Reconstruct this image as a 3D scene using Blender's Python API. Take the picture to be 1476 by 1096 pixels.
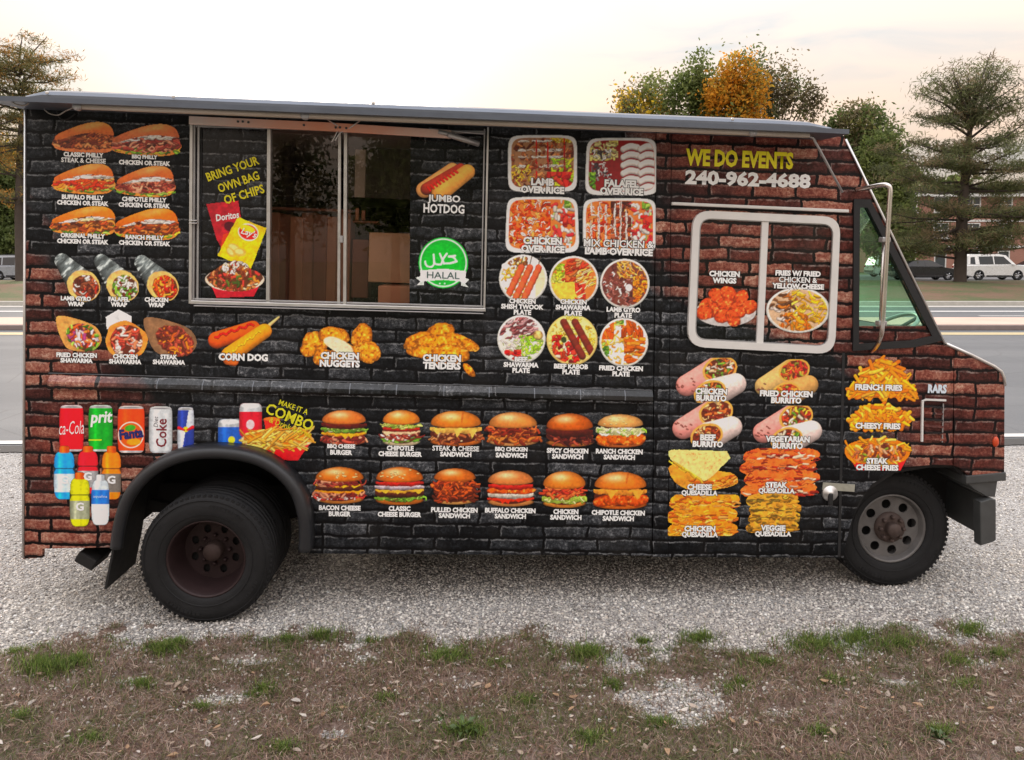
import bpy, bmesh, math, random
import numpy as np
from mathutils import Vector, Matrix
from mathutils.geometry import tessellate_polygon
for o in list(bpy.data.objects): bpy.data.objects.remove(o)
sc = bpy.context.scene
COL = sc.collection
# ------------------------------------------------------------------ camera
FPX, CXP, YH, PITCH, CAMH = 1105.0, 738.0, 370.0, math.radians(2.5), 2.1
Y0 = YH + FPX*math.tan(PITCH)                 # principal row (the photograph is an off-centre crop)
cam = bpy.data.cameras.new('camera'); camo = bpy.data.objects.new('camera', cam); COL.objects.link(camo)
camo.location = (0, 0, CAMH); camo.rotation_euler = (math.pi/2-PITCH, 0, 0)
cam.sensor_fit = 'HORIZONTAL'; cam.sensor_width = 36.0; cam.lens = FPX/1476*36
cam.shift_y = -(548-Y0)/1476
cam.clip_start = 0.05; cam.clip_end = 6000
sc.camera = camo
sc.render.resolution_x, sc.render.resolution_y = 1024, 760
# ------------------------------------------------------------------ light
SUN_EL, SUN_AZ = math.radians(15), math.radians(-15)      # azimuth measured from +Y towards +X
sd = Vector((math.sin(SUN_AZ)*math.cos(SUN_EL), math.cos(SUN_AZ)*math.cos(SUN_EL), math.sin(SUN_EL)))
sl = bpy.data.lights.new('sun', 'SUN'); sl.energy = 1.5; sl.angle = math.radians(24); sl.color = (1, .84, .68)
so = bpy.data.objects.new('sun', sl); COL.objects.link(so)
so.rotation_euler = sd.to_track_quat('Z', 'Y').to_euler()
W = bpy.data.worlds.new('World'); sc.world = W; W.use_nodes = True
nt = W.node_tree; N = nt.nodes; LK = nt.links
for n in list(N): N.remove(n)
def wn(t, **k):
    n = N.new(t)
    for a, b in k.items(): setattr(n, a, b)
    return n
out = wn('ShaderNodeOutputWorld'); bg = wn('ShaderNodeBackground'); LK.new(bg.outputs[0], out.inputs[0])
sky = wn('ShaderNodeTexSky', sky_type='NISHITA', sun_disc=False, sun_elevation=SUN_EL, sun_rotation=SUN_AZ, air_density=1.2, dust_density=.8, ozone_density=1.0)
tc = wn('ShaderNodeTexCoord'); sep = wn('ShaderNodeSeparateXYZ'); LK.new(tc.outputs['Generated'], sep.inputs[0])
mp = wn('ShaderNodeMapping'); mp.inputs['Scale'].default_value = (1.3, 1.3, 6.0); LK.new(tc.outputs['Generated'], mp.inputs[0])
no = wn('ShaderNodeTexNoise'); no.inputs['Scale'].default_value = 3.0; no.inputs['Detail'].default_value = 6; no.inputs['Distortion'].default_value = .6
LK.new(mp.outputs[0], no.inputs['Vector'])
r1 = wn('ShaderNodeValToRGB'); LK.new(no.outputs['Fac'], r1.inputs[0])   # cloud deck: warm thin parts, cooler thick parts
r1.color_ramp.elements[0].position = .33; r1.color_ramp.elements[0].color = (1.78, 1.30, 1.00, 1)
r1.color_ramp.elements[1].position = .68; r1.color_ramp.elements[1].color = (1.04, 1.00, .95, 1)
e = r1.color_ramp.elements.new(.5); e.color = (1.44, 1.18, .99, 1)
dt = wn('ShaderNodeVectorMath', operation='DOT_PRODUCT'); LK.new(tc.outputs['Generated'], dt.inputs[0]); dt.inputs[1].default_value = sd
mx = wn('ShaderNodeMath', operation='MAXIMUM'); LK.new(dt.outputs['Value'], mx.inputs[0]); mx.inputs[1].default_value = 0
pw = wn('ShaderNodeMath', operation='POWER'); LK.new(mx.outputs[0], pw.inputs[0]); pw.inputs[1].default_value = 55
gl = wn('ShaderNodeMath', operation='MULTIPLY_ADD'); LK.new(pw.outputs[0], gl.inputs[0]); gl.inputs[1].default_value = 1.5
zen = wn('ShaderNodeMath', operation='MULTIPLY_ADD'); LK.new(sep.outputs['Z'], zen.inputs[0]); zen.inputs[1].default_value = 7.0; zen.inputs[2].default_value = 1.0
LK.new(zen.outputs[0], gl.inputs[2])        # overhead boosted past an overcast deck to light the truck; glow round veiled sun
vm = wn('ShaderNodeVectorMath', operation='SCALE'); LK.new(r1.outputs[0], vm.inputs[0]); LK.new(gl.outputs[0], vm.inputs['Scale'])
mixs = wn('ShaderNodeMix', data_type='RGBA'); mixs.inputs[0].default_value = .95
hi = wn('ShaderNodeMix', data_type='RGBA'); hi.inputs[6].default_value = (1, 1, 1, 1); hi.inputs[7].default_value = (.84, 1.02, 1.26, 1)   # warm low down, cooler overhead
zc = wn('ShaderNodeMath', operation='MULTIPLY_ADD', use_clamp=True); LK.new(sep.outputs['Z'], zc.inputs[0]); zc.inputs[1].default_value = 1.6; zc.inputs[2].default_value = -.25; LK.new(zc.outputs[0], hi.inputs[0])
tn = wn('ShaderNodeVectorMath', operation='MULTIPLY'); LK.new(vm.outputs[0], tn.inputs[0]); LK.new(hi.outputs[2], tn.inputs[1])
LK.new(sky.outputs[0], mixs.inputs[6]); LK.new(tn.outputs[0], mixs.inputs[7])
LK.new(mixs.outputs[2], bg.inputs[0]); bg.inputs[1].default_value = 0.13
sc.view_settings.view_transform = 'Standard'; sc.view_settings.look = 'None'
sc.view_settings.exposure = 1.15; sc.view_settings.gamma = 1; sc.view_settings.use_curve_mapping = False
sc.render.engine = 'CYCLES'
sc.cycles.max_bounces = 8; sc.cycles.transparent_max_bounces = 24
random.seed(7); RNG = np.random.default_rng(11)

# ------------------------------------------------------------------ pixel rays (photo pixels, 1476 x 1096)
_c, _s = math.cos(PITCH), math.sin(PITCH)
def ray(px, py):
    px = np.asarray(px, float); py = np.asarray(py, float)
    a = (px-CXP)/FPX; b = (py-Y0)/FPX
    return np.stack([a, _c-b*_s, -_s-b*_c], -1)
def ground(px, py, z=0.0):
    d = ray(px, py); t = (z-CAMH)/d[..., 2]
    return d*t[..., None] + np.array([0, 0, CAMH])
def at_depth(px, py, y):
    d = ray(px, py); return d*(y/d[..., 1])[..., None] + np.array([0, 0, CAMH])
# truck frame: X along the truck (rear to front), Y into the truck, Z up its side
PSI, TH, T0 = math.radians(2.6), 0.031, 4.5
TU = np.array([math.cos(PSI)*math.cos(TH), math.sin(PSI)*math.cos(TH), -math.sin(TH)])
TW = np.array([-math.sin(PSI), math.cos(PSI), 0.0])
TV = np.cross(TU, TW)
_P = ray(305, 700)*T0 + np.array([0, 0, CAMH])
_P = _P - TV*(_P[2]/TV[2])                    # down the side to the ground: the truck's origin
TORG = _P
def L3(px, py, off=0.0):
    """photo pixel -> truck coordinates on the plane Y = off"""
    d = ray(px, py); C = np.array([0, 0, CAMH])
    t = ((TORG-C)@TW + off)/(d@TW)
    P = d*t[..., None] + C - TORG
    return np.stack([P@TU, P@TW, P@TV], -1)
def L(px, py, off=0.0):
    p = L3(px, py, off); return float(p[0]), float(p[2])
def LP(pts, off=0.0): return [L(x, y, off) for x, y in pts]
def to_truck(P): 
    P = np.asarray(P)-TORG; return P@TU, P@TW, P@TV
# ------------------------------------------------------------------ helpers
def srgb(r, g, b):
    f = lambda c: c/12.92 if c <= .04045 else ((c+.055)/1.055)**2.4
    return (f(r/255), f(g/255), f(b/255))
def obj(name, me, m=None, parent=None, loc=None, smooth=False):
    o = bpy.data.objects.new(name, me); COL.objects.link(o)
    if m is not None and me is not None and not me.materials: me.materials.append(m)
    if parent is not None: o.parent = parent
    if loc is not None: o.location = loc
    if smooth and me is not None: me.polygons.foreach_set('use_smooth', [True]*len(me.polygons))
    return o
def tag(o, label=None, cat=None, group=None, kind=None):
    if label: o['label'] = label
    if cat: o['category'] = cat
    if group: o['group'] = group
    if kind: o['kind'] = kind
    return o
def empty(name, loc=(0, 0, 0), rz=0.0, parent=None):
    o = bpy.data.objects.new(name, None); COL.objects.link(o); o.location = loc; o.rotation_euler = (0, 0, rz)
    o.empty_display_size = .2
    if parent: o.parent = parent
    return o
def copy_tree(o, parent=None):
    c = o.copy(); COL.objects.link(c); c.parent = parent
    for ch in o.children: copy_tree(ch, c)
    return c
def mesh_np(name, V, F):
    """V (n,3), F (m,k) all faces of k corners"""
    V = np.asarray(V, np.float32); F = np.asarray(F, np.int32); k = F.shape[1]
    me = bpy.data.meshes.new(name)
    me.vertices.add(len(V)); me.vertices.foreach_set('co', V.ravel())
    me.loops.add(F.size); me.loops.foreach_set('vertex_index', F.ravel())
    me.polygons.add(len(F)); me.polygons.foreach_set('loop_start', np.arange(0, F.size, k, dtype=np.int32))
    me.polygons.foreach_set('loop_total', np.full(len(F), k, np.int32))
    me.update(calc_edges=True); return me
def set_col(me, C):
    a = me.color_attributes.new('Col', 'FLOAT_COLOR', 'POINT')
    C = np.asarray(C, np.float32)
    if C.shape[1] == 3: C = np.concatenate([C, np.ones((len(C), 1), np.float32)], 1)
    a.data.foreach_set('color', C.ravel())
def bm_mesh(bm, name='m'):
    bmesh.ops.recalc_face_normals(bm, faces=bm.faces)
    me = bpy.data.meshes.new(name); bm.to_mesh(me); bm.free(); return me
def bm_prism(bm, pts, y0, y1, bevel=0.0, seg=2):
    """closed outline in X,Z carried from Y=y0 to y1"""
    a = [bm.verts.new((x, y0, z)) for x, z in pts]; b = [bm.verts.new((x, y1, z)) for x, z in pts]
    n = len(pts); fs = [bm.faces.new(a), bm.faces.new(b[::-1])]
    for i in range(n):
        j = (i+1) % n; fs.append(bm.faces.new((a[j], a[i], b[i], b[j])))
    if bevel:
        es = set(fs[0].edges) | set(fs[1].edges)
        bmesh.ops.bevel(bm, geom=list(es), offset=bevel, segments=seg, affect='EDGES', profile=.5, clamp_overlap=True)
def prism(name, pts, y0, y1, m, parent=None, bevel=0.0, seg=2):
    bm = bmesh.new(); bm_prism(bm, pts, y0, y1, bevel, seg); return obj(name, bm_mesh(bm, name), m, parent)
def bm_box(bm, c, s, bevel=0.0, rot=None):
    r = bmesh.ops.create_cube(bm, size=1.0)['verts']
    M_ = Matrix.Translation(c) @ (rot.to_4x4() if rot is not None else Matrix.Identity(4)) @ Matrix.Diagonal((*s, 1))
    bmesh.ops.transform(bm, matrix=M_, verts=r)
    if bevel:
        es = list({e for v in r for e in v.link_edges})
        bmesh.ops.bevel(bm, geom=es, offset=bevel, segments=2, affect='EDGES', profile=.5, clamp_overlap=True)
def box(name, c, s, m, parent=None, bevel=0.0, rot=None):
    bm = bmesh.new(); bm_box(bm, c, s, bevel, rot); return obj(name, bm_mesh(bm, name), m, parent)
def plate(name, outer, holes, y0, y1, m, parent=None):
    """outline with holes in X,Z carried from Y=y0 to y1"""
    loops = [outer]+list(holes)
    flat = [p for lp in loops for p in lp]; n = len(flat)
    tr = tessellate_polygon([[Vector((x, z, 0)) for x, z in lp] for lp in loops])
    bm = bmesh.new()
    A = [bm.verts.new((x, y0, z)) for x, z in flat]; B = [bm.verts.new((x, y1, z)) for x, z in flat]
    for t in tr:
        if len({*t}) < 3: continue
        try: bm.faces.new([A[i] for i in t]); bm.faces.new([B[i] for i in reversed(t)])
        except ValueError: pass
    k = 0
    for lp in loops:
        m_ = len(lp)
        for i in range(m_):
            j = (i+1) % m_
            try: bm.faces.new((A[k+i], A[k+j], B[k+j], B[k+i]))
            except ValueError: pass
        k += m_
    return obj(name, bm_mesh(bm, name), m, parent)
def bm_tube(bm, pts, r, n=8, cap=True):
    pts = [Vector(p) for p in pts]; R = r if hasattr(r, '__len__') else [r]*len(pts)
    rings = []; ref = None
    for i, p in enumerate(pts):
        d = (pts[min(i+1, len(pts)-1)]-pts[max(i-1, 0)]).normalized()
        if ref is None: ref = Vector((0, 0, 1)) if abs(d.z) < .9 else Vector((1, 0, 0))
        x = (ref - d*ref.dot(d)).normalized(); ref = x; y = d.cross(x)
        rings.append([bm.verts.new(p + (x*math.cos(2*math.pi*k/n)+y*math.sin(2*math.pi*k/n))*R[i]) for k in range(n)])
    for a, b in zip(rings, rings[1:]):
        for k in range(n): 
            f = bm.faces.new((a[k], a[(k+1) % n], b[(k+1) % n], b[k])); f.smooth = True
    if cap: bm.faces.new(rings[0][::-1]); bm.faces.new(rings[-1])
def tube(name, pts, r, m, parent=None, n=8):
    bm = bmesh.new(); bm_tube(bm, pts, r, n); return obj(name, bm_mesh(bm, name), m, parent)
def smooth_path(pts, n=6):
    P = [Vector(p) for p in pts]; o = []
    for i in range(len(P)-1):
        a, b, c, d = P[max(i-1, 0)], P[i], P[i+1], P[min(i+2, len(P)-1)]
        for k in range(n):
            t = k/n; o.append(.5*((2*b)+(c-a)*t+(2*a-5*b+4*c-d)*t*t+(3*b-a-3*c+d)*t**3))
    o.append(P[-1]); return o
def lathe(name, prof, m, parent=None, n=48, axis='Y', loc=None, closed=False):
    """profile (radius, along-axis) turned about the axis"""
    bm = bmesh.new(); rings = []
    for r, h in prof:
        ring = []
        for k in range(n):
            a = 2*math.pi*k/n
            ring.append(bm.verts.new((r*math.cos(a), h, r*math.sin(a)) if axis == 'Y' else (r*math.cos(a), r*math.sin(a), h)))
        rings.append(ring)
    pr = list(zip(rings, rings[1:])) + ([(rings[-1], rings[0])] if closed else [])
    for a, b in pr:
        for k in range(n):
            f = bm.faces.new((a[k], a[(k+1) % n], b[(k+1) % n], b[k])); f.smooth = True
    bmesh.ops.remove_doubles(bm, verts=bm.verts, dist=1e-5)
    o = obj(name, bm_mesh(bm, name), m, parent, loc); return o
def arc(cx, cz, r, a0, a1, n=16, rz=None):
    rz = r if rz is None else rz
    return [(cx+r*math.cos(math.radians(a0+(a1-a0)*k/n)), cz+rz*math.sin(math.radians(a0+(a1-a0)*k/n))) for k in range(n+1)]
# ------------------------------------------------------------------ materials
class NT:
    def __init__(s, name):
        s.m = bpy.data.materials.new(name); s.m.use_nodes = True; s.t = s.m.node_tree
        for n in list(s.t.nodes): s.t.nodes.remove(n)
        s.o = s.n('ShaderNodeOutputMaterial')
    def n(s, t, ins=None, **k):
        x = s.t.nodes.new(t)
        for a, b in k.items(): setattr(x, a, b)
        if ins:
            for a, b in ins.items():
                if isinstance(b, bpy.types.NodeSocket): s.t.links.new(b, x.inputs[a])
                else: x.inputs[a].default_value = b
        return x
    def math(s, op, a, b=0.0, c=None, clamp=False):
        d = {0: a, 1: b}
        if c is not None: d[2] = c
        return s.n('ShaderNodeMath', d, operation=op, use_clamp=clamp).outputs[0]
    def mix(s, f, a, b, mode='MIX'):
        return s.n('ShaderNodeMix', {0: f, 6: a, 7: b}, data_type='RGBA', blend_type=mode).outputs[2]
    def ramp(s, x, pts):
        r = s.n('ShaderNodeValToRGB', {0: x}); cr = r.color_ramp
        while len(cr.elements) < len(pts): cr.elements.new(.5)
        for e, (p, c) in zip(cr.elements, pts):
            e.position = p; e.color = (c, c, c, 1) if not hasattr(c, '__len__') else (*c[:3], 1)
        return r.outputs[0]
    def noise(s, scale, detail=4, vec=None, rough=.55, dist=0.0):
        d = {'Scale': scale, 'Detail': detail, 'Roughness': rough, 'Distortion': dist}
        if vec is not None: d['Vector'] = vec
        return s.n('ShaderNodeTexNoise', d).outputs['Fac']
    def bsdf(s, **k):
        p = s.n('ShaderNodeBsdfPrincipled', {a.replace('_', ' '): b for a, b in k.items()})
        s.t.links.new(p.outputs[0], s.o.inputs[0]); return p
    def bump(s, h, strength=.3, dist=.01):
        return s.n('ShaderNodeBump', {'Height': h, 'Strength': strength, 'Distance': dist}).outputs[0]
_mc = {}
def mat(name, col, rough=.6, metal=0.0, var=.25, scale=12.0, bump=0.0, spec=.5, coat=0.0, bscale=None):
    if name in _mc: return _mc[name]
    k = NT(name); co = k.n('ShaderNodeTexCoord').outputs['Object']
    f = k.noise(scale, 5, co)
    c = k.mix(f, (*[x*(1-var) for x in col], 1), (*[min(1, x*(1+var)) for x in col], 1))
    rr = k.math('MULTIPLY_ADD', f, .25, rough-.125, clamp=True)
    a = dict(Base_Color=c, Roughness=rr, Metallic=metal, Specular_IOR_Level=spec, Coat_Weight=coat)
    if bump: a['Normal'] = k.bump(k.noise(bscale or scale*4, 5, co), bump, .01)
    k.bsdf(**a); _mc[name] = k.m; return k.m
def ink(r, g, b, rough=.38):
    n = 'ink_%d_%d_%d' % (r, g, b)
    return mat(n, srgb(r, g, b), rough, 0, .06, 30)
def col_mat(name, rough=.6, transl=0.0, spec=.4, coat=0.0):
    if name in _mc: return _mc[name]
    k = NT(name); c = k.n('ShaderNodeVertexColor', layer_name='Col').outputs[0]
    p = k.bsdf(Base_Color=c, Roughness=rough, Specular_IOR_Level=spec, Coat_Weight=coat)
    if transl:
        tr = k.n('ShaderNodeBsdfTranslucent', {'Color': c}); ms = k.n('ShaderNodeMixShader', {0: transl, 1: p.outputs[0], 2: tr.outputs[0]})
        k.t.links.new(ms.outputs[0], k.o.inputs[0])
    _mc[name] = k.m; return k.m
def glass(name, tint, ior=1.5, gloss_col=(1, 1, 1), rough=.01):
    """thin sheet: tinted see-through plus mirror reflection by angle"""
    k = NT(name)
    tr = k.n('ShaderNodeBsdfTransparent', {'Color': (*tint, 1)}); g = k.n('ShaderNodeBsdfGlossy', {'Color': (*gloss_col, 1), 'Roughness': rough})
    bf = k.n('ShaderNodeNewGeometry').outputs['Backfacing']     # the sheet's back face reflects like its front
    fr = k.n('ShaderNodeFresnel', {'IOR': k.math('POWER', ior, k.math('MULTIPLY_ADD', bf, -2.0, 1.0))}).outputs[0]
    ms = k.n('ShaderNodeMixShader', {0: fr, 1: tr.outputs[0], 2: g.outputs[0]}); k.t.links.new(ms.outputs[0], k.o.inputs[0]); return k.m
def wrap_material(name, rough, coat):
    """the brick photograph printed on the truck's vinyl: black bricks, red ones at both ends"""
    k = NT(name); co = k.n('ShaderNodeTexCoord').outputs['Object']; sp = k.n('ShaderNodeSeparateXYZ', {0: co})
    X, Z = sp.outputs['X'], sp.outputs['Z']
    wob = k.n('ShaderNodeTexNoise', {'Vector': co, 'Scale': 7.0, 'Detail': 3.0}).outputs['Color']
    wv = k.n('ShaderNodeVectorMath', {0: wob, 1: (.5, .5, .5)}, operation='SUBTRACT').outputs[0]
    ws = k.n('ShaderNodeSeparateXYZ', {0: wv})
    rough_n = k.math('SUBTRACT', k.noise(30, 5, co, .75), .5)
    x2 = k.math('MULTIPLY_ADD', ws.outputs[0], .05, X); x2 = k.math('MULTIPLY_ADD', rough_n, .028, x2)
    z2 = k.math('MULTIPLY_ADD', ws.outputs[2], .032, Z); z2 = k.math('MULTIPLY_ADD', rough_n, .026, z2)
    def brick(dz, mort, sm, dx=0.0):
        v = k.n('ShaderNodeCombineXYZ', {0: k.math('ADD', x2, dx), 1: k.math('ADD', z2, 10.0+dz), 2: 0.0}).outputs[0]
        return k.n('ShaderNodeTexBrick', {'Vector': v, 'Color1': (0, 0, 0, 1), 'Color2': (1, 1, 1, 1), 'Mortar': (0, 0, 0, 1), 'Scale': 1.0, 'Mortar Size': mort,
              'Mortar Smooth': sm, 'Bias': 0.0, 'Brick Width': .262, 'Row Height': .077}, offset=.5, squash=1.25, squash_frequency=3)
    b = brick(0, .0095, .25); b2 = brick(.011, .0075, .2, -.009); b3 = brick(-.011, .010, .5)
    rnd, mort = b.outputs['Color'], b.outputs['Fac']
    fine = k.ramp(k.noise(55, 6, co, .8), [(.32, 0.0), (.68, 1.0)]); mid = k.ramp(k.noise(13, 5, co, .7), [(.3, 0.0), (.7, 1.0)]); big = k.noise(1.7, 3, co)
    hl = k.math('MULTIPLY', k.math('SUBTRACT', 1.0, mort), b2.outputs['Fac'])
    hl = k.math('MULTIPLY', hl, k.ramp(k.noise(16, 6, co, .8), [(.44, 0.0), (.62, 1.0)]))
    lo = k.math('MULTIPLY', k.math('SUBTRACT', 1.0, mort), b3.outputs['Fac'])
    tone = k.math('ADD', k.math('MULTIPLY', rnd, .34), k.math('ADD', k.math('MULTIPLY', mid, .30), k.math('MULTIPLY', fine, .44)))
    dark = k.ramp(tone, [(.24, (.003, .0033, .004)), (.48, (.010, .0112, .013)), (.66, (.030, .033, .038)), (.80, (.10, .105, .115)), (.93, (.36, .365, .375))])
    red = k.ramp(tone, [(.18, (.024, .004, .003)), (.38, (.115, .023, .016)), (.56, (.215, .053, .038)), (.72, (.37, .145, .098)), (.90, (.62, .40, .29))])
    # where the print turns red: boundary curves over height, broken up brick by brick
    zn = k.math('DIVIDE', Z, 3.0, clamp=True)
    zof = lambda px, py: L(px, py)[1]/3.0; xof = lambda px, py: L(px, py)[0]
    lb = [(790, 300), (690, 240), (590, 215), (500, 170), (440, 95), (360, 40), (300, 8), (240, -60)]
    lx = k.ramp(zn, [(zof(100, y), (xof(x, y)+3)/4.0) for y, x in lb])
    lx = k.math('MULTIPLY_ADD', lx, 4.0, -3.0)
    rb = [(800, 1385), (690, 1340), (640, 1315), (560, 1268), (515, 1215), (480, 1110), (440, 1000), (380, 955), (200, 945)]
    rx = k.ramp(zn, [(zof(1200, y), (xof(x, y)+1)/7.0) for y, x in rb])
    rx = k.math('MULTIPLY_ADD', rx, 7.0, -1.0)
    jit = k.math('MULTIPLY_ADD', rnd, .22, k.math('MULTIPLY_ADD', big, .5, -.36))
    fl = k.math('MULTIPLY_ADD', k.math('ADD', k.math('SUBTRACT', lx, X), jit), 6.0, .5, clamp=True)
    fr = k.math('MULTIPLY_ADD', k.math('ADD', k.math('SUBTRACT', X, rx), jit), 4.0, .5, clamp=True)
    fac = k.math('MULTIPLY', k.math('MAXIMUM', fl, fr), k.ramp(k.math('MULTIPLY_ADD', k.noise(4.5, 2, co), .7, k.math('MULTIPLY', rnd, .3)), [(.34, .45), (.56, 1.0)]))
    c = k.mix(fac, dark, red)
    hc = k.mix(fac, (.30, .305, .315, 1), (.52, .33, .26, 1))
    c = k.mix(k.math('MULTIPLY', hl, .62), c, hc)
    c = k.mix(k.math('MULTIPLY', lo, .5), c, (.004, .004, .005, 1))
    c = k.mix(k.math('MULTIPLY', mort, .93), c, (.0035, .0035, .0042, 1))
    chip = k.ramp(k.noise(22, 6, co, .8, .4), [(.64, 0.0), (.70, 1.0)])
    c = k.mix(k.math('MULTIPLY', chip, k.math('MULTIPLY_ADD', big, 1.2, -.25, clamp=True)), c, hc)
    dirt = k.ramp(k.noise(3.5, 5, co, .6), [(.5, 0.0), (.8, 1.0)])
    c = k.mix(k.math('MULTIPLY', dirt, .06), c, (.25, .22, .19, 1))
    wav = k.bump(k.noise(2.5, 2, co), .12, .02)
    k.bsdf(Base_Color=c, Roughness=k.math('MULTIPLY_ADD', mid, .2, rough-.1), Coat_Weight=coat, Coat_Roughness=.12, Coat_IOR=1.5+.15*(coat > .9), Specular_IOR_Level=.18, Normal=wav)
    return k.m
M_wrap = wrap_material('brick_print_vinyl', .38, 0.0)
M_wrapglass = wrap_material('brick_print_window_film', .22, .3)
M_black = mat('black_rubber', (.012, .012, .013), .62, 0, .35, 20, .15)
M_tyre = mat('tyre_rubber', (.015, .0148, .0155), .75, 0, .55, 7, .35, .25)
M_dark = mat('dark_underbody', (.010, .009, .009), .8, 0, .5, 8, .2)
M_alu = mat('brushed_aluminium', (.62, .60, .58), .36, .85, .18, 18)
M_alu2 = mat('dull_aluminium', (.42, .41, .41), .45, .7, .3, 10)
M_chrome = mat('stainless_tube', (.62, .58, .54), .22, 1.0, .12, 10)
M_fascia = mat('awning_metal', (.12, .135, .165), .42, .55, .22, 5, .05)
M_cream = mat('cream_paint', (.72, .70, .67), .42, 0, .10, 12)
M_steel = mat('painted_steel', (.075, .078, .078), .5, .3, .4, 9, .1)
# ------------------------------------------------------------------ setting
def sheet(name, x0, x1, y0, y1, z, m, kind='structure', nx=1, ny=1, zf=None):
    xs = np.linspace(x0, x1, nx+1); ys = np.linspace(y0, y1, ny+1)
    X, Y = np.meshgrid(xs, ys); Zv = np.full_like(X, z) if zf is None else zf(X, Y)
    V = np.stack([X.ravel(), Y.ravel(), Zv.ravel()], 1)
    i = np.arange(ny)[:, None]*(nx+1)+np.arange(nx)[None, :]
    F = np.stack([i, i+1, i+nx+2, i+nx+1], -1).reshape(-1, 4)
    o = obj(name, mesh_np(name, V, F), m, smooth=True); return tag(o, kind=kind)
def ground_mat(name, stops, s1, s2, rough=.9, bump=.4, bscale=40.0, dist=.02):
    k = NT(name); co = k.n('ShaderNodeTexCoord').outputs['Object']
    f = k.math('ADD', k.math('MULTIPLY', k.noise(s1, 6, co, .6), .6), k.math('MULTIPLY', k.noise(s2, 5, co, .7), .4))
    c = k.ramp(f, stops)
    k.bsdf(Base_Color=c, Roughness=rough, Specular_IOR_Level=.3, Normal=k.bump(k.noise(bscale, 6, co, .7), bump, dist)); return k.m
def gravel_mat():
    k = NT('crushed_stone_bed'); co = k.n('ShaderNodeTexCoord').outputs['Object']
    v = k.n('ShaderNodeTexVoronoi', {'Vector': co, 'Scale': 95.0, 'Randomness': 1.0})
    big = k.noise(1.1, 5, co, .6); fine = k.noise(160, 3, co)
    sv = k.n('ShaderNodeSeparateColor', {0: v.outputs['Color']}).outputs[0]
    t = k.math('ADD', k.math('MULTIPLY', sv, .6), k.math('MULTIPLY', fine, .4))
    c = k.ramp(t, [(.12, (.08, .075, .07)), (.35, (.26, .25, .24)), (.62, (.45, .435, .42)), (.9, (.66, .645, .625))])
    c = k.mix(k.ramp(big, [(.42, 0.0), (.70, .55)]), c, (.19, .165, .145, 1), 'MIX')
    h = k.math('SUBTRACT', 1.0, v.outputs['Distance'])
    k.bsdf(Base_Color=c, Roughness=.9, Specular_IOR_Level=.25, Normal=k.bump(h, .9, .012)); return k.m
def asphalt_mat():
    k = NT('worn_asphalt'); co = k.n('ShaderNodeTexCoord').outputs['Object']
    st = k.n('ShaderNodeMapping', {'Vector': co, 'Scale': (.12, 1.0, 1.0)}).outputs[0]
    f = k.math('ADD', k.math('MULTIPLY', k.noise(.7, 5, st), .55), k.math('MULTIPLY', k.noise(70, 4, co, .8), .45))
    c = k.ramp(f, [(.32, (.095, .10, .106)), (.5, (.125, .13, .136)), (.68, (.165, .168, .17))])
    crack = k.n('ShaderNodeTexVoronoi', {'Vector': co, 'Scale': .55}, feature='DISTANCE_TO_EDGE').outputs[0]
    c = k.mix(k.ramp(crack, [(.0, .35), (.012, 0.0)]), c, (.06, .06, .06, 1))
    k.bsdf(Base_Color=c, Roughness=.75, Specular_IOR_Level=.3, Normal=k.bump(k.noise(140, 4, co), .35, .006)); return k.m
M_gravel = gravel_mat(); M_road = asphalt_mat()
M_lawn = ground_mat('verge_lawn', [(.30, (.055, .075, .026)), (.46, (.085, .10, .040)), (.56, (.155, .095, .060)), (.72, (.20, .125, .085))], .35, 6, .95, .5, 30)
M_field = ground_mat('far_ground', [(.3, (.07, .085, .035)), (.7, (.12, .12, .06))], .05, 1)
M_paintw = mat('road_paint_white', (.58, .57, .55), .6, 0, .14, 9)
M_painty = mat('road_paint_yellow', (.44, .36, .20), .6, 0, .2, 9)
M_kerb = mat('concrete_kerb', (.42, .40, .36), .85, 0, .22, 5, .2)
M_kerb_dark = mat('weathered_kerb', (.23, .18, .165), .9, 0, .25, 5, .2)
M_median = ground_mat('median_paving', [(.3, (.50, .34, .27)), (.7, (.62, .46, .38))], .5, 12, .85, .2)
M_lot = mat('parking_asphalt', (.10, .10, .105), .8, 0, .2, 1.5)
sheet('ground', -1500, 1500, -300, 2500, -.06, M_field)
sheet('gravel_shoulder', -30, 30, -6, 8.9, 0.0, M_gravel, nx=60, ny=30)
EL = lambda x, a: a+.030*x          # the edge of the road runs slightly away from square
D = lambda y: float(ground(738, y)[1])
rv = [(-160, EL(-30, 8.32), .004), (-30, EL(-30, 8.32), .004), (30, EL(30, 8.32), .004), (160, EL(30, 8.32), .004), (160, D(474), .004), (-160, D(474), .004)]
tag(obj('road', mesh_np('road', rv, [(0, 1, 2, 3, 4, 5)]), M_road), kind='structure')
# broken dark asphalt lip towards the gravel
rs = random.Random(4); lip = [(-14+i*.28, EL(-14+i*.28, 8.30)-rs.random()*.10) for i in range(101)]
V = [(x, y, .010) for x, y in lip]+[(x, EL(x, 8.56)+rs.random()*.015, .010) for x, y in lip]
F = [(i, i+1, i+102, i+101) for i in range(100)]
tag(obj('road_edge', mesh_np('road_edge', V, F), mat('broken_asphalt', (.045, .044, .043), .9, 0, .4, 18, .5)), kind='structure')
def stripe(name, y0, y1, z, m, x0=-160, x1=160): return sheet(name, x0, x1, y0, y1, z, m)
tag(obj('edge_line', mesh_np('edge_line', [(-60, EL(-60, 8.64), .012), (60, EL(60, 8.64), .012), (60, EL(60, 8.79), .012), (-60, EL(-60, 8.79), .012)], [(0, 1, 2, 3)]), M_paintw), kind='structure')
stripe('centre_line', D(483.5), D(480.0), .012, M_painty)
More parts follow.
